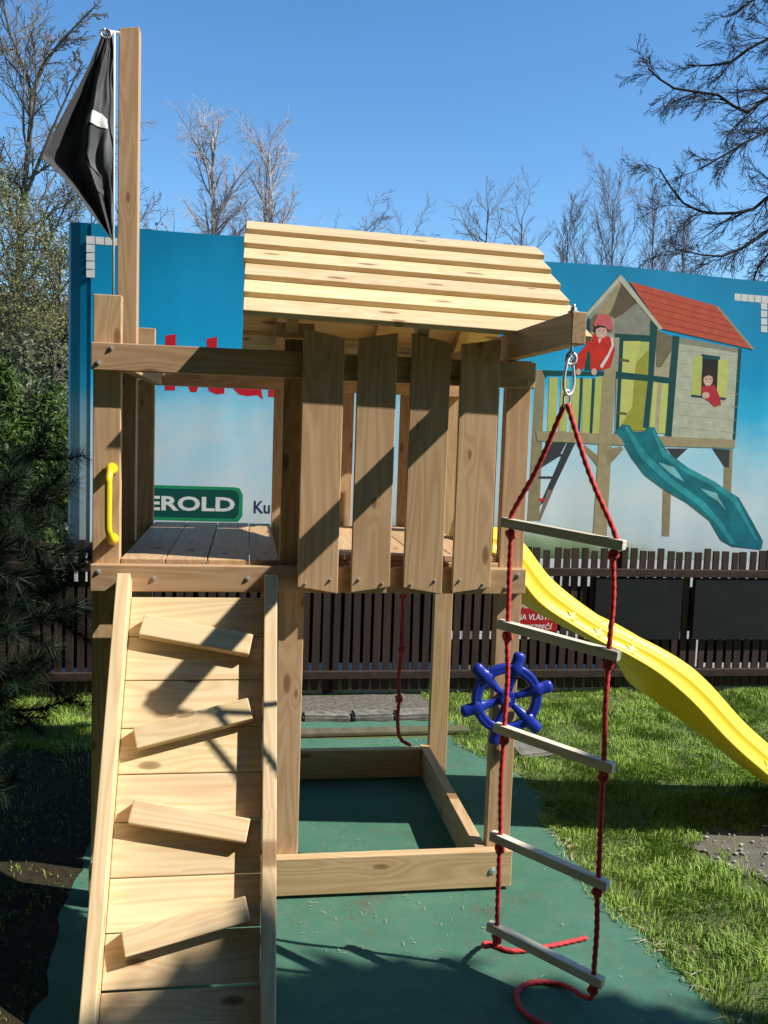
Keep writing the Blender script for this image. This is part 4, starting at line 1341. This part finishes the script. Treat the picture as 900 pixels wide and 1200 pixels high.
# overhanging tree: its trunk stands right of the view, boughs reach in
ov = dict(SPEC); ov['count'] = [18, 9, 7]; ov['len'] = [.19, .45, .45]; ov['from'] = [.2, .12, .1]; ov['angle'] = [.6, .6, .6]; ov['bias'] = [-.05, -.02, .0]; ov['rmin'] = .003; ov['wander'] = .14; ov['tip'] = .3
boughs = [
 ([(9.4, 8.6, 5.8), (8.2, 8.8, 6.5), (7.1, 9.0, 6.72), (6.55, 9.0, 6.35), (6.1, 9.0, 6.55), (5.5, 9.1, 6.62), (5.1, 9.1, 6.85)], .050),
 ([(9.4, 8.6, 6.6), (8.2, 9.3, 7.4), (7.1, 9.5, 7.6), (6.5, 9.5, 7.2), (5.9, 9.6, 7.15)], .045),
 ([(9.4, 8.5, 5.2), (8.0, 8.6, 6.2), (7.0, 8.6, 6.1), (6.5, 8.5, 5.9), (6.0, 8.4, 5.6), (5.6, 8.4, 5.35)], .042),
 ([(9.4, 8.6, 4.2), (8.0, 8.9, 4.9), (7.2, 9.0, 5.35), (6.75, 9.0, 5.05), (6.2, 9.0, 4.95), (5.7, 9.0, 5.05), (5.3, 9.0, 5.5)], .045),
 ([(9.4, 8.4, 4.0), (8.0, 8.2, 4.75), (7.0, 8.2, 5.0), (6.5, 8.2, 4.55), (5.9, 8.2, 4.2), (5.3, 8.2, 4.25)], .042),
 ([(9.4, 8.6, 3.6), (8.2, 9.2, 4.6), (7.3, 9.4, 4.6), (7.0, 9.4, 4.0), (6.6, 9.4, 3.5)], .038),
 ([(9.4, 8.4, 7.6), (8.4, 8.8, 8.4), (7.3, 9.0, 8.3), (6.6, 9.0, 7.9), (6.2, 9.0, 7.6)], .045),
]
bare_tree('overhanging_tree', 'dark bare tree whose long thin boughs reach in at the upper right', (9.6, 8.6, 0), [(9.5, 8.6, 3), (9.4, 8.55, 6), (9.3, 8.5, 9)], .22, dict(ov, count=[6, 5, 4]), 61, M['dark_bark'], M['dark_bark'], extra=[([(x + .25, y, z) for x, y, z in b], r, [28, 10, 8]) for b, r in boughs])


def bush(name, label, c, rad, num, size, mat, seed, trunk_r=.06, cat='bush', group=None, lump=.35, fill=.75, nclump=90, tight=.13, long=1.3):
    rg = np.random.default_rng(seed)
    root = empty(name, (c[0], c[1], 0))
    tag(root, label, cat, group)
    # leaf clumps over an uneven volume
    d = rg.normal(0, 1, (nclump, 3)); d /= np.linalg.norm(d, axis=1)[:, None]
    rr = (fill + (1 - fill) * rg.random(nclump))[:, None] * (1 + lump * rg.normal(0, .4, (nclump, 1)))
    cc = np.array(c) + d * rr * np.array(rad) * np.where(d[:, 2:3] > 0, 1, .95)
    cc = np.concatenate([cc, np.array(c) + rg.normal(0, .33, (nclump // 3, 3)) * np.array(rad)])
    idx = rg.integers(0, len(cc), num)
    off = rg.normal(0, 1, (num, 3)) * np.array(rad).mean() * tight
    V, F = leaf_cards(cc[idx] + off, size, rg, 1, size * .3, long)
    keep = V.reshape(-1, 4, 3)[:, :, 2].min(1) > .02
    np_mesh('foliage', V.reshape(-1, 4, 3)[keep].reshape(-1, 3), np.arange(int(keep.sum()) * 4).reshape(-1, 4), mat, root, (c[0], c[1], 0))
    t = Twigs()
    pts = smooth_path([(c[0], c[1], 0), (c[0] + .03, c[1], c[2] * .6), (c[0], c[1] + .02, c[2] + rad[2] * .6)], .3)
    t.add(pts, trunk_r, trunk_r * .3, 8)
    for k in range(24):
        q = cc[rg.integers(0, nclump)]
        s = pts[rg.integers(1, len(pts) - 1)]
        t.add([s, s.lerp(Vector(q), .5) + Vector((0, 0, .05)), Vector(q)], trunk_r * .3, trunk_r * .08, 4)
    mesh_obj('trunk', t.V, t.F, M['bark'], root, (c[0], c[1], 0), True)
    return root
bush('evergreen_bush', 'sunlit yellow green conifer bush left of the blue banner', (-2.35, 5.6, 1.02), (.80, .7, 1.10), 60000, .020, M['evergreen'], 71, group='evergreens left of the banner', nclump=150, tight=.085, long=2.0)
bush('evergreen_bush', 'darker evergreen bush behind the fence at the left edge of the photo', (-3.0, 4.2, .70), (.8, .6, .90), 36000, .020, M['evergreen'], 72, group='evergreens left of the banner', nclump=120, tight=.085, long=2.0)
bush('leafy_shrub', 'dull green leafy shrub mass under the bare tree left of the banner', (-4.6, 13.0, 1.5), (1.7, 1.2, 1.5), 22000, .045, M['ivy'], 73)
# broad evergreen out of view on the right; it shades the foreground
bush('shade_tree', 'broad dense evergreen tree standing to the right, in front of the ladder', (5.46, -3.22, 4.95), (.80, .72, .76), 70000, .10, M['evergreen'], 81, trunk_r=.14, cat='tree', lump=.04, fill=.80, nclump=420, tight=.10)


# unseen evergreens added behind and left of the viewer to block sky light
first = None
for k, (x, y, s) in enumerate(((-7.0, -1.5, 1.25), (-6.2, -5.5, 1.4), (-3.0, -7.8, 1.45), (0.6, -8.6, 1.45), (4.3, -9.2, 1.4), (7.6, -10.4, 1.25))):
    if first is None:
        first = bush('sky_block_evergreen', 'added sky-blocking evergreen outside the left edge of the photo', (0, 0, 5.2), (2.3, 2.3, 5.2), 26000, .26, M['evergreen'], 201, trunk_r=.16, cat='tree', group='added sky-blocking evergreens round the viewer', lump=.15, nclump=200)
        r = first
        kids = list(first.children)
    else:
        r = first.copy(); COL.objects.link(r)
        for ch in kids:
            q = ch.copy(); COL.objects.link(q); q.parent = r
    r.location = (x, y, 0); r.scale = (s, s, s); r.rotation_euler = (0, 0, k * 1.3)
    r['label'] = ('added sky-blocking evergreen outside the left edge of the photo', 'added sky-blocking evergreen behind the viewer on the far left', 'added sky-blocking evergreen behind the viewer, left of the middle one',
                  'added sky-blocking evergreen straight behind the viewer', 'added sky-blocking evergreen behind the viewer, right of the middle one', 'added sky-blocking evergreen behind the viewer on the far right')[k]


# far woodland closing the horizon
def far_wood():
    rg = np.random.default_rng(131)
    n = 40000
    x = rg.uniform(-70, 80, n); y = 55 + rg.normal(0, 3, n)
    top = np.array([8.6 + 2.0 * mnoise.noise((q * .12, 1.7, 0)) + .9 * mnoise.noise((q * .5, 4.2, 0)) for q in x])
    z = top * rg.random(n) ** .7
    V, F = leaf_cards(np.stack([x, y, z], 1), .55, rg, 1, .1, 1.2)
    o = np_mesh('far_wood', V, F, M['ivy'])
    tag(o, 'distant low wood along the horizon behind everything', 'wood', kind='stuff')
far_wood()

# pine with long needles, its boughs reach in from the left
def pine_tree():
    rg = np.random.default_rng(91)
    base = Vector((-1.42, -.05, 0))
    root = empty('pine_tree', base)
    tag(root, 'dark long-needled pine whose boughs reach in at the left edge beside the tower', 'tree')
    t = Twigs()
    tr = smooth_path([base, base + Vector((.02, 0, .9)), base + Vector((0, .03, 1.75))], .1)
    t.add(tr, .055, .012, 9)
    tips = []
    def bough(s, d, L, r):
        q = limb(s, d, L, 8, .09, .02, rg)
        t.add(q, r, r * .3, 5)
        for k in range(9):
            f = .25 + .75 * k / 9
            x = f * 8; i = min(int(x), 7)
            p = q[i].lerp(q[i + 1], x - i)
            dd = (q[i + 1] - q[i]).normalized()
            sd = dd * .75 + Vector(rg.normal(0, .5, 3))
            w = limb(p, sd, L * .34 * (1.2 - f * .6), 5, .1, .06, rg)
            t.add(w, r * .35, r * .15, 3)
            tips.append(w)
        tips.append(q[4:])
    for z, az, L in [(1.50, -10, .80), (1.42, 8, .78), (1.36, -25, .80), (1.30, 20, .76), (1.22, -6, .84), (1.10, 12, .72), (1.05, -30, .8), (.95, 30, .66), (.9, -12, .66), (.8, 5, .72), (.7, 40, .6), (.62, -20, .62), (1.15, 2, .84), (1.02, 18, .82), (.92, 3, .78), (1.28, 5, .82), (.85, 22, .7), (.72, 8, .68), (.6, 15, .62), (.5, -5, .55), (1.12, -18, .85), (1.0, -8, .8),
                     (1.5, 60, .55), (1.55, 100, .6), (1.45, 150, .6), (1.3, 200, .7), (1.1, 250, .7), (1.4, -70, .6), (1.0, 80, .7), (.9, 130, .7), (1.2, -100, .6), (.8, -60, .6), (.6, 90, .6), (.6, 180, .6)]:
        a = R(az)
        s = base + Vector((0, 0, z - .02))
        bough(s, (math.cos(a), math.sin(a), .05), L, .012)
    V, n = [], 0
    for w in tips:
        for i in range(len(w) - 1):
            a, b = w[i], w[i + 1]
            seg = (b - a)
            tdir = seg.normalized()
            m = int(40 + seg.length * 420)
            for k in range(m):
                p = a + seg * rg.random()
                rd = Vector(rg.normal(0, 1, 3))
                rd = (rd - tdir * rd.dot(tdir)).normalized()
                dn = (tdir * rg.uniform(.5, 1.1) + rd).normalized()
                L = rg.uniform(.05, .085)
                sd = dn.cross(Vector(rg.normal(0, 1, 3))).normalized() * .0011
                V += [p - sd, p + sd, p + dn * L]
    V = np.array([v[:] for v in V])
    np_mesh('needles', V, np.arange(len(V)).reshape(-1, 3), M['needle'], root, tuple(base))
    mesh_obj('trunk', t.V, t.F, M['dark_bark'], root, base, True)
pine_tree()

# ------------------------------------------------------------------ grass and litter
def inside(px, py, poly):
    ins = np.zeros(len(px), bool)
    n = len(poly)
    for i in range(n):
        xa, ya = poly[i]; xb, yb = poly[(i + 1) % n]
        c = ((ya > py) != (yb > py)) & (px < (xb - xa) * (py - ya) / (yb - ya + 1e-12) + xa)
        ins ^= c
    return ins
def shrink(poly, k, cx, cy):
    return [(cx + (x - cx) * k, cy + (y - cy) * k) for x, y in poly]
DIRT = [(2.02, 0.40), (2.5, 0.50), (3.0, 0.2), (2.9, -0.2), (2.35, -0.25), (2.12, -0.10), (1.98, 0.08), (1.92, 0.25)]
def grass():
    rg = np.random.default_rng(101)
    N = 400000
    x = np.where(rg.random(N) < .64, rg.uniform(1.05, 4.4, N), rg.uniform(-2.7, -.45, N)); y = rg.uniform(-1.35, 2.62, N)
    dens = np.array([mnoise.noise((a * 3.1, b * 3.1, .5)) * .6 + mnoise.noise((a * 9, b * 9, 2.5)) * .4 for a, b in zip(x, y)])
    keep = rg.random(N) < np.clip(.74 + dens * 1.1, .10, 1)
    edge = np.array([mnoise.noise((a * 6, b * 6, 9.1)) for a, b in zip(x, y)]) * .06
    keep &= ~inside(x + edge, y + edge, shrink(MAT_EDGE, .965, .3, 0))
    keep &= ~(inside(x + edge * 3, y + edge * 3, shrink(DIRT, .88, 2.4, .1)) & (rg.random(N) < .97))
    keep &= ~((x < 1.2 + edge * 2) & (x > -.8) & (y > 1.6))
    keep &= ~((abs(x - 1.6) < .10) & (abs(y - 1.5) < .12))
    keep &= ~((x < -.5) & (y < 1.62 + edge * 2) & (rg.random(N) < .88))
    x, y, dens = x[keep], y[keep], dens[keep]
    n = len(x)
    clump = np.array([mnoise.noise((a * 5.5, b * 5.5, 6.5)) for a, b in zip(x, y)])
    h = np.clip(.026 + .034 * clump + .009 * rg.normal(0, 1, n), .010, .075)
    w = rg.uniform(.0013, .0028, n)
    az = rg.random(n) * 6.283
    # blades of a tuft lean the same way
    la = np.array([mnoise.noise((a * 4, b * 4, 11.5)) for a, b in zip(x, y)]) * 6 + rg.normal(0, .8, n)
    bend = rg.uniform(.25, 1.15, n)
    base = np.stack([x, y, np.full(n, -.006)], 1)
    s = np.stack([np.cos(az), np.sin(az), np.zeros(n)], 1) * w[:, None]
    ld_ = np.stack([np.cos(la), np.sin(la), np.zeros(n)], 1)
    up_ = np.array([0, 0, 1.0])
    m = base + (up_ * .62 + ld_ * (bend * .22)[:, None]) * h[:, None]
    tip = base + (up_ * (1.05 - bend * .35)[:, None] + ld_ * (bend * .85)[:, None]) * h[:, None]
    V = np.stack([base - s, base + s, m + s * .75, m - s * .75, tip], 1).reshape(-1, 3)
    o = np.arange(n)[:, None] * 5
    F = np.concatenate([o + np.array([0, 1, 2]), o + np.array([0, 2, 3]), o + np.array([3, 2, 4])], 0)
    ob = np_mesh('grass', V, F, M['grass'])
    tag(ob, kind='stuff')
    ob['label'] = 'green lawn grass growing in tufts round the turf carpet'
    ob['category'] = 'grass'
grass()

def ground_cover():
    rg = np.random.default_rng(111)
    V, F = [], []
    def stalk(x, y, L, w, z):
        a = rg.random() * 6.283
        d = np.array([math.cos(a), math.sin(a), rg.normal(0, .06)]) * L / 2
        s = np.array([-math.sin(a), math.cos(a), 0]) * w
        c = np.array([x, y, z])
        o = len(V)
        b = np.array([0, 0, rg.uniform(0, .006)]) + s * rg.normal(0, 1.5)
        V.extend([c - d - s, c - d + s, c + b + s, c + b - s, c + d + s * .5, c + d - s * .5])
        F.append((o, o + 1, o + 2, o + 3)); F.append((o + 3, o + 2, o + 4, o + 5))
    spots = [(.38, .10, .16), (.62, .25, .12), (.55, -.2, .2), (.75, 1.66, .12), (1.2, 1.55, .16), (.5, 1.66, .25)]
    for k in range(260):
        if rg.random() < .45:
            sx, sy, sr = spots[rg.integers(0, len(spots))]
            x, y = sx + rg.normal(0, sr), sy + rg.normal(0, sr * .6)
        else:
            x, y = rg.uniform(.1, 1.4), rg.uniform(-1.1, 1.7)
        if not inside(np.array([x]), np.array([y]), MAT_EDGE)[0]:
            continue
        stalk(x, y, rg.uniform(.006, .03), rg.uniform(.0005, .0014), .009)
    for k in range(110):      # along the grass edge
        i = rg.integers(1, 11)
        (xa, ya), (xb, yb) = MAT_EDGE[i], MAT_EDGE[i + 1]
        f = rg.random()
        stalk(xa + (xb - xa) * f + rg.normal(0, .035), ya + (yb - ya) * f + rg.normal(0, .035), rg.uniform(.015, .06), rg.uniform(.001, .003), .012)
    ob = mesh_obj('dry_stalks', [tuple(v) for v in V], F, flat('dry_straw', (.42, .37, .23), .85, .2, .3, 60))
    tag(ob, kind='stuff')
    ob['label'] = 'dry straw and grass clippings scattered on the green turf'
    # pebbles on the bare patch
    bm = bmesh.new()
    for k in range(150):
        x, y = rg.uniform(1.95, 2.9), rg.uniform(-.2, .45)
        if not inside(np.array([x]), np.array([y]), DIRT)[0]:
            continue
        r = rg.uniform(.003, .011)
        q = bmesh.ops.create_icosphere(bm, subdivisions=1, radius=r)
        for v in q['verts']:
            v.co = Vector((v.co.x * rg.uniform(.8, 1.4), v.co.y, v.co.z * .6)) + Vector((x, y, .006))
    ob = bm_obj('pebbles', bm, M['concrete'], None)
    tag(ob, kind='stuff')
    ob['label'] = 'small stones on the bare dirt patch at the right'
ground_cover()
